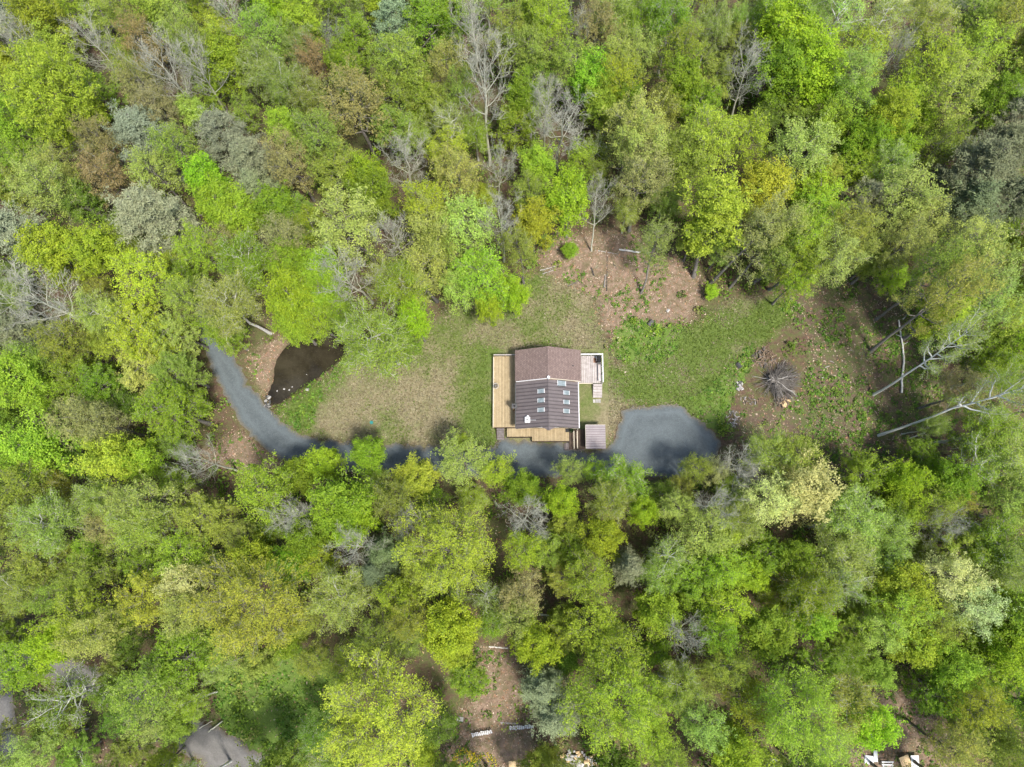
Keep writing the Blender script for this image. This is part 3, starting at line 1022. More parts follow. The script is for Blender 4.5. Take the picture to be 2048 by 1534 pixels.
# steps at the deck's corner
st = thing('deck_steps', 'short weathered grey steps down from the fresh deck to gravel', 'steps', (-3.9, 13.9, 0))
for i in range(5):
    y = 14.58 - i * .29
    z = DZ - (i + 1) * .155
    box('tread', st, 'step_lumber', -4.42, -3.46, y - .275, y, z - .045, z)
for x in (-4.47, -3.45):
    slab('stringer', st, 'dark_lumber', [(x, 13.12, .12), (x + .04, 13.12, .12), (x + .04, 14.6, DZ - .06), (x, 14.6, DZ - .06)], .22)
# round iron table on the deck rim
tb = P(991.8, 771.8, 1.6)
tabl = thing('iron_table', 'small round openwork iron table at the fresh deck rim', 'table', (tb[0], tb[1], DZ))
ang = np.linspace(0, 2 * math.pi, 25)
for r, nm in ((.36, 'rim'), (.20, 'ring')):
    g = Geo()
    pts = np.stack([np.cos(ang) * r, np.sin(ang) * r, np.full(25, .70)], 1)
    tubes(g, pts[None], np.full((1, 25), .028), 6)
    link(nm, g.mesh(nm, ['iron' if r > .3 else 'black_metal'], True, False), tabl)
for i in range(8):
    a = i * math.pi / 4
    tube_obj('spoke', tabl, 'black_metal' if i % 2 else 'iron', [(tb[0], tb[1], DZ + .70), (tb[0] + .35 * math.cos(a), tb[1] + .35 * math.sin(a), DZ + .70)], .02)
for i in range(3):
    a = i * 2.094 + .3
    tube_obj('leg', tabl, 'black_metal', [(tb[0] + .30 * math.cos(a), tb[1] + .30 * math.sin(a), DZ), (tb[0] + .05 * math.cos(a), tb[1] + .05 * math.sin(a), DZ + .40), (tb[0] + .28 * math.cos(a), tb[1] + .28 * math.sin(a), DZ + .70)], .016)

# weathered deck
sd = thing('weathered_deck', 'square bleached wooden deck with white rails and steps', 'deck', (8.4, 22.6, 0))
boards_ns(sd, 'grey_lumber', 6.10, 9.84, 20.72, 24.54, .82, .25, .03)
box('rail', sd, 'white_paint', 6.9, 9.97, 24.44, 24.58, 1.78, 1.84)
box('rail', sd, 'white_paint', 9.82, 9.96, 20.66, 24.435, 1.78, 1.84)
box('rail', sd, 'cream_paint', 6.42, 8.55, 20.62, 20.72, .80, .88)
for x, y in ((6.95, 24.5), (8.4, 24.5), (9.88, 24.5), (9.88, 23.2), (9.88, 21.9), (9.88, 20.72)):
    post(sd, 'white_paint', x, y, -.05, 1.78)
for i in range(20):
    box('baluster', sd, 'white_paint', 9.87, 9.90, 20.9 + i * .18, 20.93 + i * .18, .9, 1.78)
for i in range(14):
    box('baluster', sd, 'white_paint', 7.1 + i * .19, 7.13 + i * .19, 24.49, 24.52, .9, 1.78)
bn = box('bench', sd, 'grey_lumber', 9.30, 9.76, 20.9, 23.2, 1.20, 1.25)
for y in (21.1, 22.0, 23.0):
    box('bench_leg', sd, 'grey_lumber', 9.35, 9.70, y - .04, y + .04, .82, 1.198)
for y in (20.9, 22.6, 24.3):
    post(sd, 'grey_lumber', 6.5, y, -.05, .77, .14)
for i in range(5):
    y = 20.62 - i * .36
    z = .76 - i * .15
    box('tread', sd, 'grey_lumber', 8.66, 9.80, y - .35, y, z - .05, z)
for x in (8.62, 9.81):
    slab('stringer', sd, 'grey_lumber', [(x, 18.80, .10), (x + .04, 18.80, .10), (x + .04, 20.62, .74), (x, 20.62, .74)], .22)
box('stain', sd, 'rust_stain', 8.72, 9.15, 23.55, 24.2, .8205, .8245)
for i in range(3):
    o = box('paving_slab', None, 'stone', 8.62 + i * .36, 8.93 + i * .36, 18.15, 18.62, -.04, .05)
    tag(o, 'small grey paving slab at the foot of the bleached steps', 'paving slab', 'paving slabs below the steps')
# barbecue
gp_ = (9.42, 23.85)
gr = thing('barbecue_grill', 'black gas barbecue grill in the corner of the bleached deck', 'grill', (gp_[0], gp_[1], .82))
box('cabinet', gr, 'black_metal', gp_[0] - .26, gp_[0] + .26, gp_[1] - .38, gp_[1] + .38, .90, 1.55)
lid = solid('lid', gr, 'black_metal', [(gp_[0] + a * .30, gp_[1] + b * .42, z) for z, k in ((1.56, 1), (1.80, .86), (1.90, .5)) for a, b in ((-k, -k if z < 1.6 else -.95), (k, -k if z < 1.6 else -.95), (k, .95), (-k, .95))],
            [[0, 1, 5, 4], [1, 2, 6, 5], [2, 3, 7, 6], [3, 0, 4, 7], [4, 5, 9, 8], [5, 6, 10, 9], [6, 7, 11, 10], [7, 4, 8, 11], [8, 9, 10, 11]])
for s in (-1, 1):
    box('side_shelf', gr, 'dark_grey', gp_[0] - .24, gp_[0] + .24, gp_[1] + s * .40, gp_[1] + s * .64, 1.48, 1.52)
tube_obj('handle', gr, 'iron', [(gp_[0] - .34, gp_[1] - .3, 1.72), (gp_[0] - .34, gp_[1] + .3, 1.72)], .018)
for s in (-1, 1):
    tube_obj('wheel', gr, 'rubber', [(gp_[0] + .2, gp_[1] + s * .36 - .03, .90), (gp_[0] + .2, gp_[1] + s * .36 + .03, .90)], .08)

# dark entry porch between deck and shed
po = thing('entry_porch', 'low dark-stained boardwalk with cream handrails between deck and shed', 'porch', (6.3, 13.0, 0))
boards_ns(po, 'dark_lumber', 5.28, 7.38, 11.72, 14.45, .50, .17, .02)
boards_ns(po, 'step_lumber', 4.62, 5.24, 11.75, 12.60, .30, .2, .03)
for x in (5.86, 6.30):
    box('handrail', po, 'cream_paint', x - .05, x + .05, 11.75, 14.1, 1.32, 1.38)
    for y in (11.85, 12.9, 14.0):
        post(po, 'cream_paint', x, y, .5, 1.32, .08)
box('door_mat', po, 'rubber', 4.75, 5.24, 14.0, 14.5, .925, .94)
for x, y in ((5.35, 11.8), (7.3, 11.8), (5.35, 14.3), (7.3, 14.3)):
    post(po, 'dark_lumber', x, y, -.05, .45, .14)
box('edge_board', po, 'step_lumber', 4.6, 7.4, 11.64, 11.70, .2, .48)
pt = thing('flower_pot', 'black round pot with dark plant beside the entry porch', 'pot', (5.62, 14.25, .5))
g = Geo()
tubes(g, np.array([[(0, 0, 0), (0, 0, .18), (0, 0, .36)]], float), np.array([[.15, .2, .24]]), 10)
link('pot', g.mesh('pot', ['black_metal'], True, False), pt)
g = Geo()
leaves(g, RNG, np.array([[0, 0, .45], [.1, .05, .5], [-.1, 0, .5]]), 40, .14, .8, .14)
pl = link('plant', g.mesh('plant', ['leaf']), pt)
pl.color = (.03, .06, .02, 1)

# small shed
shd = thing('garden_shed', 'small shed with ribbed mauve-grey metal roof beside the porch', 'shed', (8.62, 13.1, 0))
box('wall', shd, 'siding', 7.52, 7.62, 11.85, 14.5, 0, 2.28)
box('wall', shd, 'siding', 9.65, 9.75, 11.85, 14.5, 0, 2.28)
box('wall', shd, 'siding', 7.625, 9.645, 14.4, 14.5, 0, 2.35)
box('wall', shd, 'siding', 7.625, 9.645, 11.85, 11.95, 0, 2.25)
sdd = box('door', shd, 'cream_paint', 8.2, 9.1, 11.80, 11.845, .05, 1.95)
yy = np.linspace(11.60, 14.72, 11)
for i in range(10):
    y0, y1 = yy[i], yy[i + 1]
    z0, z1 = 2.36 + (y0 - 11.6) * .04, 2.36 + (y1 - 11.6) * .04
    pn = slab('roof_panel', shd, 'shed_metal', [(7.33, y0 + .004, z0), (9.92, y0 + .004, z0), (9.92, y1, z1), (7.33, y1, z1)], .04)
    slab('rib', pn, 'shed_seam', [(7.33, y0 - .04, z0 + .05), (9.92, y0 - .04, z0 + .05), (9.92, y0 + .04, z0 + .05), (7.33, y0 + .04, z0 + .05)], .046)
box('fascia', shd, 'cream_paint', 7.30, 7.326, 11.6, 14.72, 2.3, 2.5)
box('fascia', shd, 'cream_paint', 7.33, 9.92, 14.723, 14.75, 2.40, 2.53)
# ------------------------------------------------------------------ tree prototypes
def tree_proto(seed, k, H=16.0, R=3.5, big=False, sparse=False):
    """returns (trunk mesh, crown mesh, H, R) for kind k"""
    rng = np.random.default_rng(seed)
    cfg = dict(
        M=dict(zb=.36, ns=700, n1=18, n2=9, n3=6, rise=(.25, .75), l2=(.24, .42), l3=(.08, .17), r2=.8),
        O=dict(zb=.36, ns=560, n1=17, n2=8, n3=6, rise=(.40, .95), l2=(.26, .46), l3=(.09, .18), r2=.75),
        F=dict(zb=.30, ns=420, n1=24, n2=9, n3=6, rise=(.15, .6), l2=(.22, .40), l3=(.10, .2), r2=.7),
        W=dict(zb=.42, ns=800, n1=15, n2=10, n3=8, rise=(.5, 1.0), l2=(.26, .48), l3=(.10, .22), r2=.85),
        P=dict(zb=.28, ns=500, n1=44, n2=9, n3=4, rise=(.02, .28), l2=(.16, .30), l3=(.05, .12), r2=.55),
        B=dict(zb=.34, ns=0, n1=14, n2=8, n3=7, rise=(.75, 1.5), l2=(.30, .60), l3=(.14, .30), r2=.75))[k]
    n1, n2, n3 = cfg['n1'], cfg['n2'], cfg['n3']
    if sparse:
        cfg['ns'], n3 = int(cfg['ns'] * .3), n3 - 2
    if big:
        n1, n2, n3 = int(n1 * 1.5), n2 + 2, n3 + 2
    zb = cfg['zb'] * H
    # trunk
    kt = 9
    tz = np.linspace(-0.15, H * (.97 if k == 'P' else .86), kt)
    wob = np.cumsum(rng.normal(size=(kt, 2)) * (.06 if k == 'P' else .14) * R / 3.5, 0)
    wob -= wob[0]
    tp = np.concatenate([wob, tz[:, None]], 1)
    r0 = (.0125 if k in 'WB' else .0150) * H
    tr = r0 * (1 - .82 * np.linspace(0, 1, kt) ** 1.1)
    tr[0] *= 1.35
    gt = Geo()
    tubes(gt, tp[None], tr[None], 8)
    # limbs
    t = (np.arange(n1) + rng.random(n1)) / n1
    z0 = zb + t * (tz[-1] * .97 - zb)
    p0 = np.stack([np.interp(z0, tz, tp[:, 0]), np.interp(z0, tz, tp[:, 1]), z0], 1)
    az = np.arange(n1) * 2.39996 + rng.random(n1) * .9
    if k == 'P':
        prof = np.clip(1 - t ** 2.0, .1, 1) ** .75
    else:
        prof = np.sqrt(np.clip(1 - ((t - .30) / .80) ** 2, .06, 1))
    lob = 1 + .17 * np.sin(az * 2 + rng.random() * 6) + .12 * np.sin(az * 3 + rng.random() * 6)
    reach = R * prof * lob * rng.uniform(.62, .92, n1)
    rise = reach * (cfg['rise'][0] + (cfg['rise'][1] - cfg['rise'][0]) * t) * rng.uniform(.7, 1.2, n1)
    if k == 'B':
        rise += R * .25
    p2 = p0 + np.stack([np.cos(az) * reach, np.sin(az) * reach, np.minimum(rise, H * 1.02 - z0)], 1)
    p1 = p0 + (p2 - p0) * np.array([.6, .6, .3]) + rng.normal(size=(n1, 3)) * R * .05
    if k == 'P':
        p1[:, 2] = p0[:, 2] - reach * .03
    tt = np.linspace(0, 1, 6)
    lp = np.stack([bez(p0, p1, p2, np.full(n1, q)) for q in tt], 1)
    lp[:, 1:-1] += rng.normal(size=(n1, 4, 3)) * R * .022
    lr0 = (1.5 if sparse else 1.0) * np.interp(z0, tz, tr) * (.30 if k == 'P' else .38 if k == 'B' else .5)
    tubes(gt, lp, lr0[:, None] * (1 - .8 * tt)[None] + .008, 5)
    # secondary branches
    u = np.clip((np.arange(n2)[None] + rng.random((n1, n2))) / n2 * .72 + .28, 0, 1).ravel()
    li = np.repeat(np.arange(n1), n2)
    s0 = bez(p0[li], p1[li], p2[li], u)
    tg = dbez(p0[li], p1[li], p2[li], u)
    rnd = unit(rng.normal(size=s0.shape))
    if k in 'FP':
        rnd[:, 2] *= .25
    upv = {'M': .25, 'O': .35, 'F': .12, 'W': .25, 'P': .12, 'B': .45}[k]
    d2 = unit(tg * .75 + rnd * .95 + np.array([0, 0, upv]))
    l2 = R * rng.uniform(*cfg['l2'], len(u)) * (1.15 - .5 * u) * np.sqrt(prof[li] + .15)
    s2 = s0 + d2 * l2[:, None]
    s1 = s0 + d2 * l2[:, None] * .5 + unit(rng.normal(size=s0.shape)) * l2[:, None] * .10
    ts = np.linspace(0, 1, 4)
    sp = np.stack([bez(s0, s1, s2, np.full(len(u), q)) for q in ts], 1)
    sr = .026 * (R / 3.5) ** .5 * cfg['r2'] * (1 - .72 * ts)[None] * np.ones((len(u), 1))
    gc = Geo()
    tubes(gc, sp, sr, 4, 1)
    # twigs
    m = len(u)
    w = np.clip((np.arange(n3)[None] + rng.random((m, n3))) / n3 * .75 + .25, 0, 1).ravel()
    si = np.repeat(np.arange(m), n3)
    q0 = bez(s0[si], s1[si], s2[si], w)
    tg2 = dbez(s0[si], s1[si], s2[si], w)
    rnd = unit(rng.normal(size=q0.shape))
    if k in 'FP':
        rnd[:, 2] *= .3
    d3 = unit(tg2 * .7 + rnd * .9 + np.array([0, 0, upv * .8]))
    l3 = R * rng.uniform(*cfg['l3'], len(w))
    q2 = q0 + d3 * l3[:, None]
    if k == 'W':
        q2[:, 2] -= l3 * .35
    tw = np.stack([q0, (q0 + q2) / 2 + rng.normal(size=q0.shape) * .03, q2], 1)
    tubes(gc, tw, np.array([[.011, .008, .004]]) * (1.2 if k == 'B' else 1) * np.ones((len(w), 1)), 3, 1)
    if cfg['ns']:       # leafy shell that rounds the crown off
        ns = int(cfg['ns'] * (2.6 if big else 1))
        dv = unit(rng.normal(size=(ns, 3)))
        dv[:, 2] = np.where(dv[:, 2] < -.25, -dv[:, 2], dv[:, 2])
        hz = (H - zb) * .5
        bl = .97 + .24 * np.sin(dv[:, 0] * 6 + rng.random() * 6) * np.sin(dv[:, 1] * 6 + rng.random() * 6) + .13 * np.sin(dv[:, 2] * 7 + dv[:, 0] * 4 + rng.random() * 6)
        rr = rng.uniform(.45, 1.0, ns) ** .6 * bl
        sh = np.stack([dv[:, 0] * R * .98, dv[:, 1] * R * .98, zb + hz + dv[:, 2] * hz * 1.02], 1)
        ctr = np.array([0, 0, zb + hz * .7])
        if k == 'P':
            sh[:, :2] *= (1.05 - .45 * np.clip(dv[:, 2:3], -.2, 1))
        sh = ctr + (sh - ctr) * rr[:, None]
        hole = np.sin(sh[:, 0] * 2.6 + rng.random() * 6) + np.sin(sh[:, 1] * 2.6 + rng.random() * 6) + np.sin(sh[:, 2] * 2.1 + rng.random() * 6)
        sh = sh[hole > -.55]
        ns = len(sh)
        inn = sh - unit(sh - ctr) * rng.uniform(.35, .9, (ns, 1)) * R / 3.5 + rng.normal(size=sh.shape) * .08
        tubes(gc, np.stack([inn, sh], 1), np.array([[.010, .004]]) * np.ones((ns, 1)), 3, 1)
        q0, q2 = np.concatenate([q0, inn]), np.concatenate([q2, sh])
    mats = ['leaf', 'twig']
    outw = unit(q2 - np.array([0, 0, H * .55]))
    if k == 'M':
        leaves(gc, rng, q2, 10, .19 * (1.15 if big else 1), .7, .195 * (1.15 if big else 1), .7, .7, 0, outw)
    elif k == 'O':
        leaves(gc, rng, q2, 8, .15 * (1.2 if big else 1), .8, .158 * (1.15 if big else 1), .62, .55, 0, outw)
    elif k == 'F':
        leaves(gc, rng, q2, 10, .11, .35, .16, .6, 1.1, 0, None, q2 - q0)
    elif k == 'W':
        leaves(gc, rng, q2, 6 if sparse else 11, .18, .9, .118, .75, .5, 0, outw, (q2 - q0) * .8)
        mats = ['leaf', 'bark_pale']
    elif k == 'P':
        leaves(gc, rng, q2, 12, .15, .6, .26, .20, .9, 0, None, (q2 - q0) * 1.1)
        mats = ['needle', 'bark_grey']
    elif k == 'B':
        x = rng.random((len(w), 2)).ravel() * .8 + .2
        wi = np.repeat(np.arange(len(w)), 2)
        a0 = q0[wi] + (q2 - q0)[wi] * x[:, None]
        a2 = a0 + unit(d3[wi] * .8 + unit(rng.normal(size=a0.shape)) * .8 + np.array([0, 0, .25])) * (l3[wi] * rng.uniform(.3, .65, len(wi)))[:, None]
        tubes(gc, np.stack([a0, a2], 1), np.array([[.0085, .004]]) * np.ones((len(wi), 1)), 3, 1)
        mats = ['leaf', 'dead_twig']
    bark = {'W': 'bark_birch', 'B': 'bark_pale'}.get(k, 'bark_grey')
    if sparse:
        bark = 'bark_white'
    return gt.mesh('trunk', [bark], True, False), gc.mesh('crown', mats), H, R


PROTO = {}
for kk, cnt in (('M', 5), ('O', 6), ('F', 4), ('W', 4), ('P', 4), ('B', 5)):
    PROTO[kk] = [tree_proto(100 * ord(kk) + i, kk) for i in range(cnt)]
PROTO['Ws'] = [tree_proto(951 + i, 'W', sparse=True) for i in range(2)]
PROTO['Mb'] = [tree_proto(911 + i, 'M', 20.0, 6.4, True) for i in range(2)]
PROTO['Ob'] = [tree_proto(931 + i, 'O', 20.0, 6.4, True) for i in range(2)]

COLOURS = {
    'y': ('yellow-green', (.310, .415, .032)), 'Y': ('bright yellow', (.370, .455, .045)),
    'g': ('fresh green', (.215, .325, .022)), 'l': ('vivid lime', (.290, .420, .022)),
    'o': ('olive green', (.275, .350, .048)), 'p': ('pale yellow-green', (.360, .430, .090)),
    'w': ('soft pale green', (.300, .395, .068)), 'd': ('deep green', (.155, .255, .025)),
    'r': ('tan', (.325, .325, .110)), 'R': ('rusty brown', (.300, .260, .095)),
    'b': ('blue-green', (.205, .255, .128)), 's': ('grey-green', (.225, .258, .135)),
    'c': ('cream-yellow', (.520, .560, .200)), 'G': ('golden', (.410, .410, .060)),
    'n': ('dull grey', (.2, .2, .15)), 'k': ('dark green', (.140, .178, .075))}
# one entry for each crown: x, y of its middle and its radius in photograph pixels, then shape and colour
TREES = """
75,40,55Mg 10,20,42Pb 113,113,46MY 92,190,78My 20,240,46My 190,190,36Fg 205,40,50Fo 250,25,40Oo 285,78,40OR
325,30,46Mo 465,40,46Bn 370,65,36Op 445,72,32MY 458,118,46My 395,95,46Oo 342,150,52Bn 535,70,50Oo 547,8,36Ml 605,45,42My
628,125,38OR 582,100,40Ww 525,140,46Ww 565,175,42Ww 622,190,40Ww 714,219,64Or 280,175,42Or 310,205,40Or 275,262,64Pb
205,285,40OR 210,345,44OR 437,262,52Pb 495,320,52Pb 513,375,46Pb 348,300,40Oo 110,340,46Op 92,380,52Op 45,310,46Fg 20,375,42Fo
165,410,44Fd 305,350,46Op 300,432,72Ps 410,360,42Ml 437,405,48My 478,432,46My 30,455,56Ps 110,500,58My 190,502,48My 567,245,34My
632,285,56Oo 665,335,56Fo 573,315,46Or 548,420,46Mg 590,425,40Fd 565,478,44Or 625,452,40Fg 705,440,72Op 385,135,46Bn 200,100,48Bn
35,80,42Bn 783,45,44Pb 700,70,46Fg 697,135,36Mg 850,40,56Fg 902,27,46Fg 783,135,56Oo 834,150,42Oo 899,140,42Op 912,175,38Oo
955,58,40Bn 1020,70,46Oo 1056,105,50Oo 1073,20,46Fg 1107,45,46Oy 1155,68,34Bn 1192,50,46Or 1227,20,46Ww 1278,30,46Wg
1346,45,56Wg 1233,100,40Op 1227,150,42Oy 1288,110,44Op 1357,112,46OY 1362,160,44Mg 1186,160,44My 1203,205,40MY 1075,145,42Fd
1135,128,46Oo 1050,195,36Mg 1032,242,42Fg 1063,220,44Ww 1090,212,38Bn 1268,255,60Op 1282,300,58Op 1330,232,46Oo
1254,200,42Fg 899,250,44Ww 871,205,42Fo 840,190,42Fg 800,185,50Oo 782,242,46Fo 899,305,44Oy 912,345,46Op 994,330,38Bn
724,350,42Ml 741,397,46Mg 851,407,52Oy 871,447,52Op 1052,386,38Oo 1066,448,42My 1001,445,46Bw 1363,308,52Oo 1416,284,64OY
1382,330,54Oo 1423,58,40Ww 1485,41,26Ww 1567,80,64Ml 1615,137,62Ml 1560,150,54Mg 1640,172,44Ml 1498,150,48Bn 1433,154,46Fo
1400,200,46Fg 1717,108,54OY 1707,155,48Op 1860,137,60Oy 1895,180,60Op 1792,112,36Bn 1809,190,50Oy 1775,240,46My 1690,208,50Oo
1963,100,56OY 2014,51,46Oo 1956,44,46Fo 1980,205,42Mg 2024,222,46Ps 1690,27,58Ww 1604,18,46Ww 1536,25,44Wg 1775,51,50Ww 1843,34,52Ww
1587,297,62Op 1485,273,52Oy 1655,253,42My 1724,283,44Mg 1697,330,50Fy 1792,297,46Mg 1649,340,30MG 1775,337,44Ww
1526,386,52MY 1621,380,52Fy 1638,425,56Fy 1731,400,42Ps 1816,400,64Op 1850,440,50Op 1963,342,78Pk 2014,300,60Pk 1946,412,66Pk
2031,395,60Pk 1895,284,40Oo 1604,463,54Oo 1600,515,50Oy 1655,505,54Op 1690,470,50Oo 1929,485,60Op 1948,535,60Op
1594,560,36Oy 1888,635,52My 1968,613,56Op 2008,640,46OG 1976,690,44Fg 2034,700,44Mg 1928,787,46Or
1866,850,24Ww 1995,742,46Wg 1955,868,58Wg 2005,894,60Ww 1968,940,56Wg 2030,960,56Fw 1896,967,46Mg
1793,972,42Ml 1787,1015,44Mg 1729,947,46Fg 1605,985,64Mc 1529,1002,50Oc 1690,1050,60Ww 1779,1067,50Ww 1682,1114,64Ww 1749,1108,46Ww
1867,1014,42Oo 1911,1005,32OG 1875,1050,40Bn 1911,1090,54Fo 1999,1014,46Op 1984,1085,60Wg 2022,1120,56Ww 1896,1160,54Oc
1934,1200,52Oc 1793,1167,56My 1793,1225,56OY 1764,1265,46Op 1603,1167,56Wg 1665,1175,50Ww 1529,1105,46Fg 1603,1123,42Mg 1691,1255,42Fg
1969,1187,50Fg 2013,1231,56Mg 1963,1260,50Fg 1529,1262,56Mg 1188,934,26Oy 1135,945,30Op 1247,958,52Wg 1217,1003,45Wo 1118,1002,34Ml
1323,986,32Fd 1358,978,32Fo 1390,942,32Oo 1437,939,28Oc 1467,925,48Bw 1497,951,37Bw 1540,900,46Ww 1584,905,46Oo 1420,1001,43Bw
1467,991,37Mo 1294,1035,30Ml 1355,1023,40Op 1208,1072,44Ml 1408,1067,56Op 1446,1073,34MY 1481,1050,46Ww 1329,1100,42Ww
1267,1138,36Ps 1182,1143,52Oy 1135,1108,40Fg 1314,1138,42Wo 1385,1138,56Fg 1399,1180,46Fg 1452,1129,42Oy 1502,1152,38Ml
1320,1223,48My 1197,1238,56Oy 1373,1272,44Bw 1446,1205,50Oy 1432,1257,46Og 1129,1160,40Fo 589,949,39Mg 648,928,37Ml 730,918,36Mg
686,1000,60Mg 700,1040,44Ml 751,960,34Wo 824,951,43MY 918,928,54Op 921,889,21Oy 985,943,36Oy 789,1005,42Oo 1044,974,37Mg
598,1032,46Bn 713,1105,48Bw 897,1090,92OY 1038,1044,50Bn 1041,1100,42Oy 803,1044,38Bn 765,1100,44Pk 751,1145,36Pk 672,1196,64Ww
578,1132,42Mg 510,1210,98OY 795,1204,46Oy 1030,1182,46Or 897,1250,54My 824,1235,42Oo 1041,1236,46Op 971,1196,38Wo
1068,1293,46Ml 604,1079,42Mg 1090,1095,38Fo 907,1280,46My 760,1430,106OY 754,1287,46Oo 685,1314,42Oo 1085,1382,46Pb 1113,1440,50Pb
1228,1385,92Oy 1225,1300,60Oy 935,1351,40Fg 50,1175,46Wo 117,1188,42Oo 175,1223,62Oy 111,1290,48Ml 182,1276,54Op 293,1194,56OY
375,1223,50Op 381,1173,46Oc 352,1314,68Fg 29,1337,50Fg 146,1393,64Wg 308,1378,68Oo 60,1505,42Op
300,1448,40Op 82,890,66My 165,838,50Or 205,845,42Or 241,912,50MY 288,920,42My 345,820,62Fg 35,982,56Oo
205,982,42Ww 293,1003,58Op 117,1055,62Ww 205,1050,38Or 293,1060,54Wo 411,1032,56Fo 528,985,58Oy 396,923,40Bn 293,1132,50Fg
367,1114,50Oy 161,1150,46Oo 73,1135,50Fo 18,1045,46Fo 505,1114,44My 293,548,56Oy 417,505,46Oy 456,490,36Or 499,531,56Wg
98,612,74Bn 209,626,46Ww 375,558,38Fg 375,607,42Oo 473,613,62Ww 440,662,44Fg 284,672,68Fy 352,659,46Fp 20,662,46Ps 130,678,50Oo
65,727,46Wo 33,765,54My 293,734,54Fp 147,745,50Fg 195,778,46Fg 352,743,46Fo 580,595,54Ml 587,648,40My 577,530,46Mg 640,580,46My
640,640,34Oy 700,540,58Bn 758,672,74Wo 828,640,34Ml 798,690,36Fg 929,453,60Op 964,556,58Oy 1026,585,34Ml 985,612,28Ml 1046,506,38Oo
917,570,46Op 850,540,58Op 800,580,50Wg 770,560,44Ww 790,480,46Bw 880,490,46Oo 1095,482,16Fd 1140,500,16Mg 1425,582,15Ml
1560,505,50Oo 1720,470,46Op 1300,1470,44Oy 1350,1380,50Wo 1400,1460,46Op 1450,1330,44Oo
1500,1400,48Oy 1595,1418,88OY 1640,1350,54Fg 1690,1400,62Wo 1730,1440,50Ml 1830,1300,48My 1880,1250,44Oo 1890,1330,48My
1940,1330,50Fg 2010,1310,54Ml 1950,1400,52Oy 2020,1400,50Fg 1880,1400,46Fg 1990,1480,56Fo 1920,1490,44Op 2040,1500,46Oo
1480,1500,50My 1340,1520,44Oo 1290,1400,46Oy 1620,1240,46Mg
"""
# trunks whose foot shows: foot x,y ; crown x,y ; radius ; shape colour ; height of the crown's middle
LEANERS = """
1387,553 1428,420 66MY 14; 1418,570 1522,465 56Or 13; 1282,586 1312,484 36Op 10; 1133,474 1131,393 50Ml 10; 1183,503 1196,405 32Bw 10
1258,462 1285,352 54Or 13; 1745,790 1905,682 48Ww 17; 1757,871 2020,778 54Ww 19; 1740,704 1900,585 56Op 17; 1750,640 1870,545 50Oo 15
826,408 808,322 50Bn 11; 980,330 976,155 60Bn 17; 1460,575 1560,470 44Op 13; 1508,565 1600,480 46Oy 13; 1702,568 1800,490 46Op 13
664,150 659,82 26Bw 13; 1114,334 1122,262 60Bn 12; 660,615 648,545 42My 11
"""
CATS = {'M': 'broadleaf tree', 'O': 'budding tree', 'F': 'leafy tree', 'W': 'birch tree', 'P': 'pine tree', 'B': 'bare tree'}
NAMES = {'M': 'broadleaf_tree', 'O': 'budding_tree', 'F': 'feathery_tree', 'W': 'birch_tree', 'P': 'pine_tree', 'B': 'bare_tree'}
PHRASE = {'M': '{} tree with dense clumped crown', 'O': '{} budding tree with open crown', 'F': '{} tree with feathery layered sprays',
          'W': '{} birch with fine leaves', 'P': '{} pine', 'B': 'bare {} twiggy tree'}
SHORT = {'M': '{} tree', 'O': '{} budding tree', 'F': '{} feathery tree', 'W': '{} birch', 'P': '{} pine', 'B': 'bare {} tree'}


def zone(x, y):
    if (x - 620) ** 2 + (y - 660) ** 2 < 150 ** 2:
        return 'at the dark pond'
    if y < 300:
        return ('deep past the pond' if x < 620 else 'deep past the shingled roof' if x < 1300 else 'deep past the leafy slope')
    if y < 650:
        return ('between pond and far pines' if x < 560 else 'at lawn edge behind the house' if x < 1060 else
                'by the leafy slope' if x < 1500 else 'past the brush pile')
    if y < 1000:
        return ('outside the drive bend' if x < 520 else 'along the drive' if x < 980 else 'facing the front deck' if x < 1150 else
                'by the small shed' if x < 1260 else 'edging the gravel parking pad' if x < 1640 else 'by the fallen birch')
    if x < 430:
        return 'near the paved road' if y > 1250 else 'between drive bend and paved road'
    if x < 800:
        return 'in the strip facing the lawn' if y < 1330 else 'between paved road and picket fence'
    if x < 1260:
        return 'by the collapsed picket fence' if y > 1340 else 'in the strip facing the deck'
    if x < 1620:
        return 'by the white trailer' if y > 1340 else 'in the strip facing the parking pad'
    return 'by the scattered white boards' if y > 1320 else 'below the fallen birch'


TREE_LIST = []


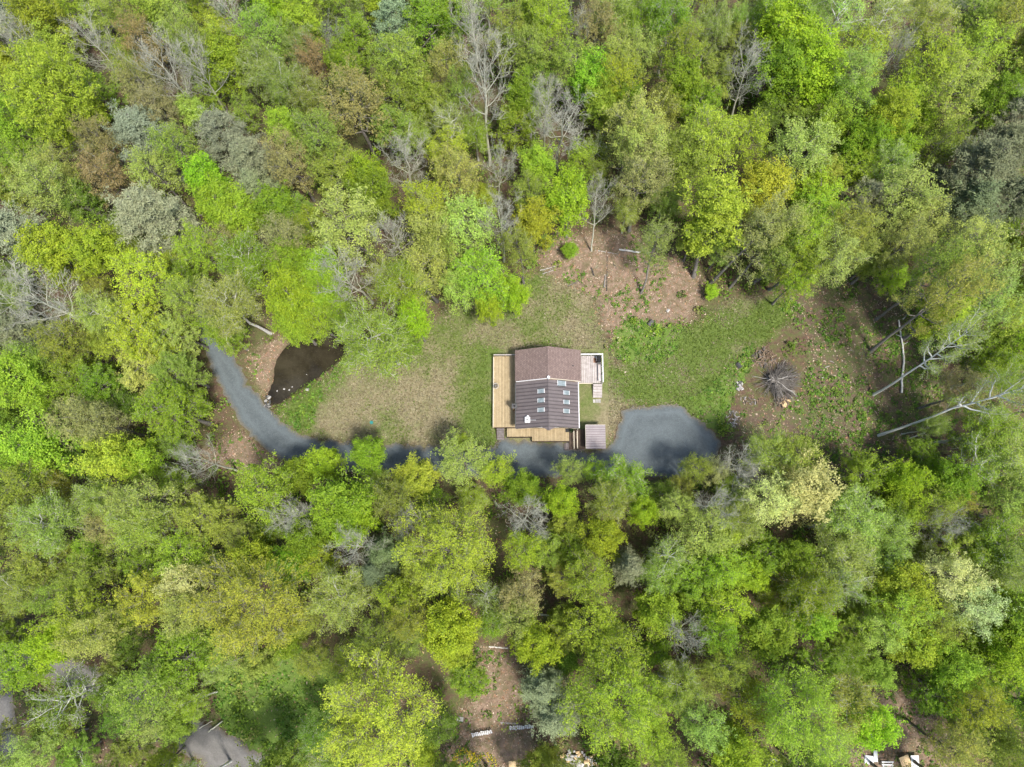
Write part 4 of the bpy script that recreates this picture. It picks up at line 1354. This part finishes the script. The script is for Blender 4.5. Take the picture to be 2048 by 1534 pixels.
def plant(px, py, r, k, c, foot=None, hc=None, low=False):
    spec = k
    if foot is None:
        h = 14.0
        for _ in range(3):
            rm = r * depth_at(P(px, py, h * .65)) / FPX
            h = {'M': 8.5 + 2.1 * rm, 'O': 9.5 + 2.1 * rm, 'F': 7.5 + 1.9 * rm, 'W': 9 + 2.0 * rm, 'P': 9.0 + 1.8 * rm, 'B': 11.5 + 2.0 * rm}[k]
            if r < 20:
                h = 2.4 * rm
            if 560 < px < 1520 and 860 < py < 1000:
                h *= .74
            if low:
                h *= .75
            h = min(h, 24) * (0.9 + 0.2 * random.random())
        hcen = h * .70
        p = P(px, py, hcen)
        base = np.array([p[0], p[1], 0.0])
        axis = np.array([random.gauss(0, .03), random.gauss(0, .03), 1.0])
    else:
        base = P(foot[0], foot[1], 0.0)
        p = P(px, py, hc)
        rm = r * depth_at(p) / FPX
        axis = (p - base) / hc
        h = hc / .70
    if r >= 74 and k in 'MO':
        spec = k + 'b'
    if k == 'W' and (foot is not None or random.random() < .22):
        spec = 'Ws'
    pr = random.choice(PROTO[spec])
    sx = rm / pr[3] * (1.14 if k == 'P' else 1.03)
    sz = h / pr[2]
    a = unit(axis)
    ln = np.linalg.norm(axis)
    TREE_LIST.append(dict(px=px, py=py, r=r, k=k, c=c, base=base, axis=a, proto=pr, sx=sx, sz=sz * ln, h=h, rm=rm, foot=foot is not None))


def parse(tok):
    for i, ch in enumerate(tok):
        if ch.isalpha():
            return float(tok[:i]), tok[i], tok[i + 1]


for tk in TREES.split():
    a, b, rest = tk.split(',')
    r, k, c = parse(rest)
    plant(float(a), float(b), r, k, c)
for ent in LEANERS.replace('\n', ';').split(';'):
    if ent.strip():
        f, q, rk, hc = ent.split()
        r, k, c = parse(rk)
        plant(*[float(v) for v in q.split(',')], r, k, c, [float(v) for v in f.split(',')], float(hc))


# young trees that close the canopy between the crowns above, and along the frame's rim
OPEN = np.array([(395, 690), (470, 700), (540, 650), (690, 690), (850, 680), (900, 640), (960, 630), (1040, 590), (1080, 480), (1180, 440), (1340, 470), (1400, 560), (1560, 590), (1700, 540), (1870, 640),
                 (1890, 760), (1860, 860), (1720, 940), (1500, 880), (1440, 870), (1390, 950), (1230, 905), (1130, 935), (1000, 935), (800, 890), (560, 915), (430, 945), (385, 905), (480, 860), (415, 740)], float)
GAPS = ((1275, 1075, 55), (1245, 1190, 58), (965, 1350, 80), (560, 1400, 90), (470, 1480, 90), (1000, 1480, 100), (1600, 1300, 70), (1780, 1470, 120), (450, 1400, 60), (15, 1430, 70), (110, 1340, 40), (200, 1480, 50), (420, 1500, 70),
        (1180, 1510, 60), (1270, 1290, 40), (870, 1330, 40), (1900, 880, 60), (560, 690, 50), (1740, 1155, 30), (950, 1500, 90), (1440, 1490, 50), (1880, -15, 130), (440, 920, 60), (1330, 1020, 40), (530, 1450, 80), (1850, 1440, 60),
        (590, 1060, 40), (800, 1060, 40), (1000, 1040, 40), (1080, 1190, 40), (1530, 1340, 60), (650, 1380, 50), (1540, 1500, 50))
CAND = [(x + random.uniform(-14, 14), y + random.uniform(-14, 14)) for x in range(-60, 2120, 34) for y in range(-50, 1600, 34)]
cand = np.array(CAND)
cand = cand[sdist(cand, OPEN) > 30]
for x, y in cand:
    if any((x - a) ** 2 + (y - b) ** 2 < c * c for a, b, c in GAPS):
        continue
    edge = not (-5 < x < 2053 and -5 < y < 1539)
    if any((x - t['px']) ** 2 + (y - t['py']) ** 2 < (t['r'] * .85 + (34 if edge else 15)) ** 2 for t in TREE_LIST):
        continue
    plant(x, y, random.uniform(42, 52) if edge else random.uniform(28, 38), random.choice('OFWMO'), random.choice('oogwyd'), low=not edge)
print('trees', len(TREE_LIST))


def make_trees():
    for t in TREE_LIST:
        cw = COLOURS[t['c']][0] if not (t['k'] == 'B' and t['c'] == 'w') else 'whitish'
        size = 'small ' if t['r'] < 35 else 'huge ' if t['r'] > 85 else 'broad ' if t['r'] > 57 else ''
        t['size'], t['zone'] = size, zone(t['px'], t['py'])
        t['short'] = SHORT[t['k']].format(cw)
        t['label'] = size + PHRASE[t['k']].format(cw) + (' and leaning trunk' if t['foot'] and t['k'] != 'B' else '') + ' ' + zone(t['px'], t['py'])
    seen = {}
    for t in TREE_LIST:
        seen.setdefault(t['label'], []).append(t)
    for lab, ts in seen.items():
        if len(ts) > 1:
            for t in ts:
                near = sorted((o for o in TREE_LIST if o is not t and o['short'] != t['short']), key=lambda o: (o['px'] - t['px']) ** 2 + (o['py'] - t['py']) ** 2)
                stem = t['size'] + t['short'] + ' ' + t['zone'] + ' beside a ' + near[0]['short']
                more = stem + ' and a ' + next((o['short'] for o in near[1:] if o['short'] != near[0]['short']), '')
                t['label'], t['more'] = (stem if len(stem.split()) <= 16 else lab), more
    again = {}
    for t in TREE_LIST:
        again.setdefault(t['label'], []).append(t)
    for lab, ts in again.items():
        if len(ts) > 1:
            for t in ts:
                if len(t.get('more', lab).split()) <= 16:
                    t['label'] = t.get('more', lab)
    for t in TREE_LIST:
        t['label'] = t['label'].replace(' a olive', ' an olive')
        root = thing(NAMES[t['k']], t['label'], CATS[t['k']], t['base'], 0, {'M': 'dense spring trees', 'O': 'budding spring trees', 'F': 'feathery spring trees',
                     'W': 'birches', 'P': 'pines', 'B': 'bare trees'}[t['k']] + ' around the clearing')
        ax = Vector(t['axis'])
        q = ax.to_track_quat('Z', 'Y')
        q = q @ Euler((0, 0, random.random() * 6.283)).to_quaternion()
        root.rotation_mode = 'QUATERNION'
        root.rotation_quaternion = q
        root.scale = (t['sx'], t['sx'], t['sz'])
        tm, cm, H, R = t['proto']
        link('trunk', tm, root)
        cr = link('crown', cm, root)
        v = np.array(COLOURS[t['c']][1]) * 1.06 * (1 + RNG.normal() * .08) * (1 + RNG.normal(size=3) * .06)
        cr.color = (*np.clip(v, .01, .8), 1)


make_trees()
# ------------------------------------------------------------------ yard things, logs, piles
STICKS = {}


def stick_mesh(mat, seed):
    key = (mat, seed)
    if key not in STICKS:
        r = np.random.default_rng(seed)
        g = Geo()
        p = np.zeros((1, 6, 3))
        p[0, :, 0] = np.linspace(0, 1, 6)
        p[0, 1:, 1:] = np.cumsum(r.normal(size=(5, 2)) * .018, 0)
        tubes(g, p, np.array([[1, .9, .8, .65, .5, .3]]) * .012, 5)
        for _ in range(2):
            i = r.integers(2, 5)
            a = p[0, i]
            b = a + np.array([.2, r.normal() * .12, r.normal() * .06])
            tubes(g, np.array([[a, (a + b) / 2 + r.normal(size=3) * .01, b]]), np.array([[.006, .004, .002]]), 3)
        STICKS[key] = g.mesh('stick', [mat], False, False)
    return STICKS[key]


def aim(o, a, b, thick=1.0):
    a, b = Vector(a), Vector(b)
    d = b - a
    o.location = a
    o.rotation_mode = 'QUATERNION'
    o.rotation_quaternion = d.to_track_quat('X', 'Z')
    o.scale = (d.length, d.length * thick, d.length * thick)


# brush pile
bc = P(1542, 762)
bp = thing('brush_pile', 'round heap of grey brushwood with radiating sticks on rough ground', 'brush pile', (bc[0], bc[1], 0))
for i in range(290):
    a = random.gauss(-.25, 1.05) + random.gauss(0, .2) if i % 8 else random.uniform(-3.14, 3.14)
    ln = random.uniform(2.0, 4.3) * (1.0 if abs(a + .25) < 1.3 else .72)
    r0 = random.uniform(0, .55)
    st_ = random.uniform(0, 6.28)
    z0 = random.uniform(.35, 1.5)
    o = link('stick', stick_mesh('dry_stick' if random.random() < .9 else 'white_stick', i % 9), bp)
    pa = Vector((r0 * math.cos(st_) - .45 * math.cos(a), r0 * math.sin(st_) - .45 * math.sin(a), z0))
    pb = Vector((ln * math.cos(a) * .95, ln * math.sin(a) * .95, max(.08, z0 * .25 + random.uniform(-.1, .35))))
    aim(o, pa, pb, random.uniform(.7, 1.3))

CHUNKS = {}


def chunk(mat, seed):
    key = (mat, seed)
    if key not in CHUNKS:
        r = np.random.default_rng(seed + 50)
        g = Geo()
        a = np.sort(r.random(5) * 6.28)
        a = np.arange(5) * 1.2566 + r.normal(size=5) * .25
        prof = np.stack([np.cos(a), np.sin(a)], 1) * .5 * r.uniform(.75, 1.1, (5, 1))
        v = np.concatenate([np.concatenate([np.full((5, 1), x), prof], 1) for x in (-.5, .5)])
        g.add(v, [[i, (i + 1) % 5, (i + 1) % 5 + 5, i + 5] for i in range(5)] + [[0, 1, 2, 3], [0, 3, 4, 4], [8, 7, 6, 5], [9, 8, 5, 5]])
        me = bpy.data.meshes.new('chunk')
        me.from_pydata(v.tolist(), [], [[i, (i + 1) % 5, (i + 1) % 5 + 5, i + 5] for i in range(5)] + [[4, 3, 2, 1, 0], [5, 6, 7, 8, 9]])
        me.materials.append(MATS[mat])
        CHUNKS[key] = me
    return CHUNKS[key]


def heap(name, label, cat, px, py, rx, ry, n, piece, mats, size, hgt=.6, long=2.2):
    c = P(px, py)
    t = thing(name, label, cat, (c[0], c[1], 0))
    for i in range(n):
        a, r = random.uniform(0, 6.28), math.sqrt(random.random())
        o = link(piece, chunk(random.choice(mats), i % 7), t)
        s = size * random.uniform(.6, 1.3)
        x, y = rx * r * math.cos(a), ry * r * math.sin(a)
        o.location = (x, y, s * .25 + hgt * max(0, 1 - r * r) * random.random())
        o.scale = (s * long * random.uniform(.6, 1.2), s, s * .8)
        o.rotation_euler = (random.uniform(-.3, .3), random.uniform(-.35, .35), random.uniform(0, 6.28))
    return t


heap('scrap_wood_heap', 'heap of brown broken boards behind the brushwood', 'wood heap', 1527, 714, 1.7, 1.4, 95, 'board', ['split_wood', 'split_wood', 'dry_stick'], .15, .5, 4.5)
heap('firewood_heap', 'heap of pale orange split firewood at the brushwood edge', 'firewood', 1566, 803, 1.0, .75, 55, 'log', ['cut_wood', 'split_wood'], .24, .4, 2.0)
heap('ash_heap', 'small whitish heap of ash and stones left of the brushwood', 'ash heap', 1478, 772, .6, .65, 26, 'stone', ['ash', 'pale_stone', 'dark_grey'], .28, .3, 1.1)
heap('debris_heap', 'low heap of grey bleached branches and chips near the parking pad', 'debris heap', 1466, 838, 1.0, 1.1, 46, 'chip', ['ash', 'dry_stick', 'white_stick'], .14, .3, 3.5)
heap('debris_heap', 'grey twig debris on the ground below the brushwood', 'debris heap', 1500, 800, 1.3, .6, 34, 'chip', ['ash', 'dry_stick', 'split_wood'], .11, .15, 3.5)
heap('stone_heap', 'pale tan rubble heap past the grey pine', 'rubble', 1150, 1518, 3.2, .9, 90, 'stone', ['cut_wood', 'pale_stone', 'stone'], .36, .45, 1.35)
heap('stone_heap', 'pale rubble scattered beneath the huge yellow-green tree', 'rubble', 1210, 1526, 1.4, .6, 34, 'stone', ['cut_wood', 'pale_stone'], .36, .3, 1.3)
heap('stone_heap', 'grey rocks lining the pond outlet by the drive', 'rocks', 537, 803, .5, .9, 22, 'stone', ['stone', 'dark_grey'], .32, .2, 1.1)


def boulder(label, px, py, s, mat='pale_stone', z=0.0, name='rock', group=None):
    c = P(px, py)
    o = link(name, chunk(mat, int(px) % 7))
    o.location = (c[0], c[1], z + s * .25)
    o.scale = (s * 1.1, s, s * .75)
    o.rotation_euler = (.2, .1, px % 6)
    tag(o, label, 'rock', group)


for px, py, s in ((553, 781, .18), (567, 777, .22), (577, 779, .20), (583, 773, .15), (612, 748, .12)):
    boulder('white rock in the shallow end of the pond', px, py, s, 'pale_stone', -.35, 'rock', 'white rocks in the pond')
boulder('pale stone on the green bank between pond and lawn', 615, 780, .45, 'stone')
boulder('white stone beside the grey bench', 719, 713, .5)
boulder('small dark boulder on the lawn', 1478, 731, .7, 'dark_grey')
boulder('pale round boulder under trees near the white trailer', 1430, 1495, .75)
boulder('white stone by the lawn edge among the yellow-green crowns', 921, 1437, .7)
boulder('pale stone on the leaf-strewn slope', 1336, 622, .45)
boulder('dark stone beneath the lush weeds on the slope', 1300, 646, .8, 'dark_grey')
# teal cover in the lawn
tc_ = P(743, 845)
cv = thing('lawn_cover', 'small round teal plastic cover set in the dry lawn', 'lawn cover', (tc_[0], tc_[1], 0))
tube_obj('lid', cv, 'teal_plastic', [(tc_[0], tc_[1], .0), (tc_[0], tc_[1], .09)], .24)
tube_obj('knob', cv, 'teal_plastic', [(tc_[0], tc_[1], .09), (tc_[0], tc_[1], .15)], .07)
# garden bench by the pond
bb = P(733, 721)
be = thing('garden_bench', 'weathered grey bench under the trees at the pond bank', 'bench', (bb[0], bb[1], 0), .75)
for i in range(3):
    o = link('slat', cube('grey_lumber'), be)
    o.location, o.scale = (0, -.2 + i * .2, .45), (1.5, .17, .04)
for x in (-.6, .6):
    o = link('leg', cube('dark_lumber'), be)
    o.location, o.scale = (x, 0, .21), (.08, .5, .43)


def log(name, label, pts, r, mat, r1=None, z=None, cat='log', branches=0, group=None):
    w = [np.array([*P(a, b)[:2], (r if z is None else z)]) for a, b in pts]
    c = w[0]
    t = thing(name, label, cat, (c[0], c[1], 0), 0, group)
    w = np.array(w)
    k = np.linspace(0, len(w) - 1, 10)
    q = np.stack([np.interp(k, np.arange(len(w)), w[:, j]) for j in range(3)], 1)
    q[1:-1] += RNG.normal(size=(8, 3)) * r * .25
    tube_obj('stem', t, mat, q, r, 8, r1 or r * .7)
    for i in range(branches):
        a = q[random.randint(3, 9)]
        d = np.array([random.gauss(0, .6), random.gauss(0, .6), abs(random.gauss(.1, .3))])
        tube_obj('branch', t, mat, [a, a + d * .5 + RNG.normal(size=3) * .05, a + d], r * .35, 8, r * .12)


log('fallen_log', 'white birch log lying on the upper leaf litter', [(1238, 500), (1282, 506)], .15, 'bark_birch', .13)
log('fallen_log', 'thin pale broken log lying beside the white birch log', [(1190, 501), (1236, 509)], .08, 'white_stick')
log('dead_pole', 'straight charred black pole lying on the leaf-strewn slope', [(1213, 582), (1214, 512)], .10, 'bark_dark', .07)
log('dead_stump', 'short charred black stump log on the leaf-strewn slope', [(1188, 552), (1182, 536)], .14, 'bark_dark', .12)
log('dead_stump', 'small dark branch stub near the charred pole', [(1232, 538), (1225, 526)], .10, 'bark_dark', .06)
log('fallen_log', 'grey stump stem standing against the charred black pole', [(1208, 576), (1211, 550)], .14, 'bark_grey', .12)
log('fallen_log', 'thin bleached pole at the lawn side of the leaf-strewn slope', [(1080, 541), (1112, 533)], .07, 'white_stick', branches=2)
log('fallen_log', 'crooked bleached branch beside the bleached pole', [(1085, 548), (1108, 540)], .06, 'white_stick', branches=2)
log('fallen_log', 'twiggy grey dead branch on the slope above the lawn', [(1135, 572), (1150, 566), (1160, 560)], .06, 'dry_stick', branches=5)
log('fallen_log', 'dark thin dead stick among the slope litter', [(1163, 535), (1163, 566)], .05, 'bark_dark')
log('fallen_birch', 'long fallen white birch trunk lying across the dark litter', [(1800, 787), (1801, 760), (1805, 715), (1799, 680), (1794, 642)], .15, 'bark_birch', .10, .45, 'log', 3)
log('fallen_log', 'short white birch piece past the tip of the fallen birch', [(1805, 640), (1817, 624)], .10, 'bark_birch')
log('fallen_log', 'thin purple-grey dead stem left of the fallen birch', [(1721, 722), (1728, 690), (1730, 672)], .06, 'dry_stick', branches=2)
log('fallen_log', 'dark rotten stem with pale end left of the fallen birch', [(1735, 722), (1727, 700)], .10, 'bark_dark')
log('fallen_log', 'pale branch lying below the leaning birch in deep shade', [(1818, 877), (1850, 865)], .09, 'bark_pale', branches=2)
log('fallen_log', 'pale grey dead branch tangle past the gravel pad woods', [(1845, 925), (1860, 935), (1875, 950)], .08, 'bark_pale', .04, .8, 'log', 6)
log('fallen_log', 'pale twin log lying in the strip across the drive', [(1078, 1229), (1143, 1231)], .12, 'bark_pale')
log('fallen_log', 'short white log on brown litter in the tree strip', [(978, 1293), (1016, 1296)], .11, 'bark_birch')
log('fallen_log', 'dark log in the gap by the small bright tree', [(1275, 1255), (1300, 1262)], .12, 'bark_dark')
log('fallen_log', 'grey trunk leaning across the paved road edge', [(420, 1462), (448, 1440)], .09, 'bark_pale', .07, .5)
log('fallen_log', 'thin pale trunk beside the grey leaning road trunk', [(402, 1455), (428, 1440)], .06, 'bark_pale', .04, .5)
log('fallen_log', 'white crooked birch limb fallen near the paved road', [(150, 1490), (165, 1505), (178, 1534)], .11, 'bark_birch', .08, .6, 'log', 3)
for k_, (x_, y_) in enumerate(((1768, 770), (1700, 700), (1850, 850), (1838, 856), (1845, 842), (1860, 860), (1876, 880), (1810, 895), (1660, 722), (1650, 735), (1750, 606), (1781, 602), (1643, 756), (1772, 668))):
    log('dead_branch', 'short bleached stick on the dark litter round the fallen birch', [(x_, y_), (x_ + random.uniform(4, 9), y_ + random.uniform(-5, 5))], .06, 'white_stick', .04, None, 'stick', 0, 'bleached sticks on the dark litter')

# collapsed picket fence by the lower yard
for lab, (x0, y0), (x1, y1), n in (('collapsed white picket fence section beside the yellow flowers', (944, 1471), (985, 1463), 11), ('collapsed white picket fence section beside the grey pine', (1019, 1457), (1068, 1453), 13)):
    a, b = P(x0, y0), P(x1, y1)
    fr = thing('picket_fence', lab, 'fence', (*((a + b) / 2)[:2], 0), math.atan2(b[1] - a[1], b[0] - a[0]))
    ln = float(np.linalg.norm(b - a))
    for zz, yy_ in ((.35, -.02), (.75, .22)):
        o = link('rail', cube('grey_lumber'), fr)
        o.location, o.scale = (0, yy_, zz - .12), (ln, .04, .08)
    for i in range(n):
        o = link('picket', cube('white_paint'), fr)
        o.location = (-ln / 2 + (i + .5) * ln / n, .08 + random.uniform(-.04, .04), .42)
        o.scale = (ln / n * .68, 1.0, .03)
        o.rotation_euler = (math.radians(48 + random.uniform(-6, 6)), random.uniform(-.06, .06), random.uniform(-.08, .08))


def plank(label, px, py, lx, ly, rot, mat='white_paint', z=.12, tilt=.1, name='board', cat='board', group=None, battens=True):
    c = P(px, py)
    t = thing(name, label, cat, (c[0], c[1], 0), rot, group)
    o = link('panel', cube(mat), t)
    o.location, o.scale, o.rotation_euler = (0, 0, z + .05), (lx, ly, .05), (tilt, 0, 0)
    if battens:
        for s in (-1, 1):
            o = link('batten', cube(mat), t)
            o.location, o.scale, o.rotation_euler = (s * lx * .38, 0, z), (.08, ly * .9, .045), (tilt, 0, 0)


plank('long pale board lying above the collapsed picket fence', 1018, 1446, 2.3, .2, -.05, 'grey_lumber')
plank('small square pale crate lid on brown litter past the yellow flowers', 1025, 1528, .9, .8, .05, 'cut_wood')
plank('small white plank lying alone in the rough grass', 1746, 1473, .55, 1.0, .2)
plank('square white board lying among the white boards', 1737, 1519, 1.1, 1.0, -.1)
plank('narrow white board standing beside the square one', 1749, 1511, .45, 1.3, 0, 'white_paint', .25)
plank('tilted pale tan board beside the last white board', 1808, 1522, 1.2, 1.5, .35, 'cut_wood', .3, .2)
plank('pale board with a dark knot at the end of white boards', 1827, 1523, .95, 1.6, .0, 'white_paint', .3)
plank('pale bluish plank hidden under budding trees', 1384, 1435, 2.0, .25, .05, 'pale_stone')
plank('narrow pale plank beyond the bluish one under trees', 1437, 1446, 1.8, .2, .0, 'pale_stone')
tk_ = P(1772, 1527)
tb2 = thing('slatted_table', 'low white slatted table amid the white boards', 'table', (tk_[0], tk_[1], 0))
for i in range(3):
    o = link('slat', cube('white_paint'), tb2)
    o.location, o.scale = (0, -.3 + i * .3, .5), (1.4, .14, .04)
for x in (-.55, .55):
    o = link('leg', cube('white_paint'), tb2)
    o.location, o.scale = (x, 0, .24), (.06, .6, .47)
# white trailer
tp_ = P(1538, 1520)
tr_ = thing('cargo_trailer', 'white box trailer with tow bar under the yellow tree', 'trailer', (tp_[0], tp_[1] - 1.6, 0))
for nm, mt, cx, cy, cz, lx, ly, lz in (('body', 'white_paint', 0, 0, 1.15, .95, 4.6, 1.5), ('roof_cap', 'white_paint', 0, 0, 1.93, .85, 4.5, .05), ('tow_bar', 'dark_grey', -.25, 2.75, .45, .07, .9, .07), ('tow_bar', 'dark_grey', .2, 2.65, .45, .07, .7, .07),
                                     ('mudguard', 'dark_grey', .5, -.3, .62, .12, 1.0, .08), ('mudguard', 'dark_grey', -.5, -.3, .62, .12, 1.0, .08)):
    o = link(nm, cube(mt), tr_)
    o.location, o.scale = (cx, cy, cz), (lx, ly, lz)
tube_obj('mast', tr_, 'white_paint', [(tp_[0] - .38, tp_[1] + .75, .5), (tp_[0] - .38, tp_[1] + .95, 2.6)], .035)
for s in (-1, 1):
    g = Geo()
    tubes(g, np.array([[(s * .5 - .08, -.3, .3), (s * .5 + .08, -.3, .3)]]), np.array([[.3, .3]]), 16)
    link('wheel', g.mesh('wheel', ['rubber'], True, False), tr_)

# daffodils
r_ = np.random.default_rng(77)
fa = r_.random(420) * 6.28
which = r_.random(420) < .55
fc = np.where(which[:, None], np.array([P(928, 1518)[:2]]), np.array([P(968, 1528)[:2]]))
fr_ = 1.15 + r_.normal(size=420) * .25
fpnts = fc + np.stack([np.cos(fa) * fr_, np.sin(fa) * fr_ * .9], 1)
leaf_cloud('daffodils', 'rings of yellow daffodils in the lower yard', 'undergrowth_leaf', fpnts, np.zeros(420), np.full(420, .10), np.full(420, .35), 4, .12,
           np.where(r_.random((420, 1)) < .6, np.array([[.62, .50, .02]]), np.array([[.10, .2, .03]])), 1.2)
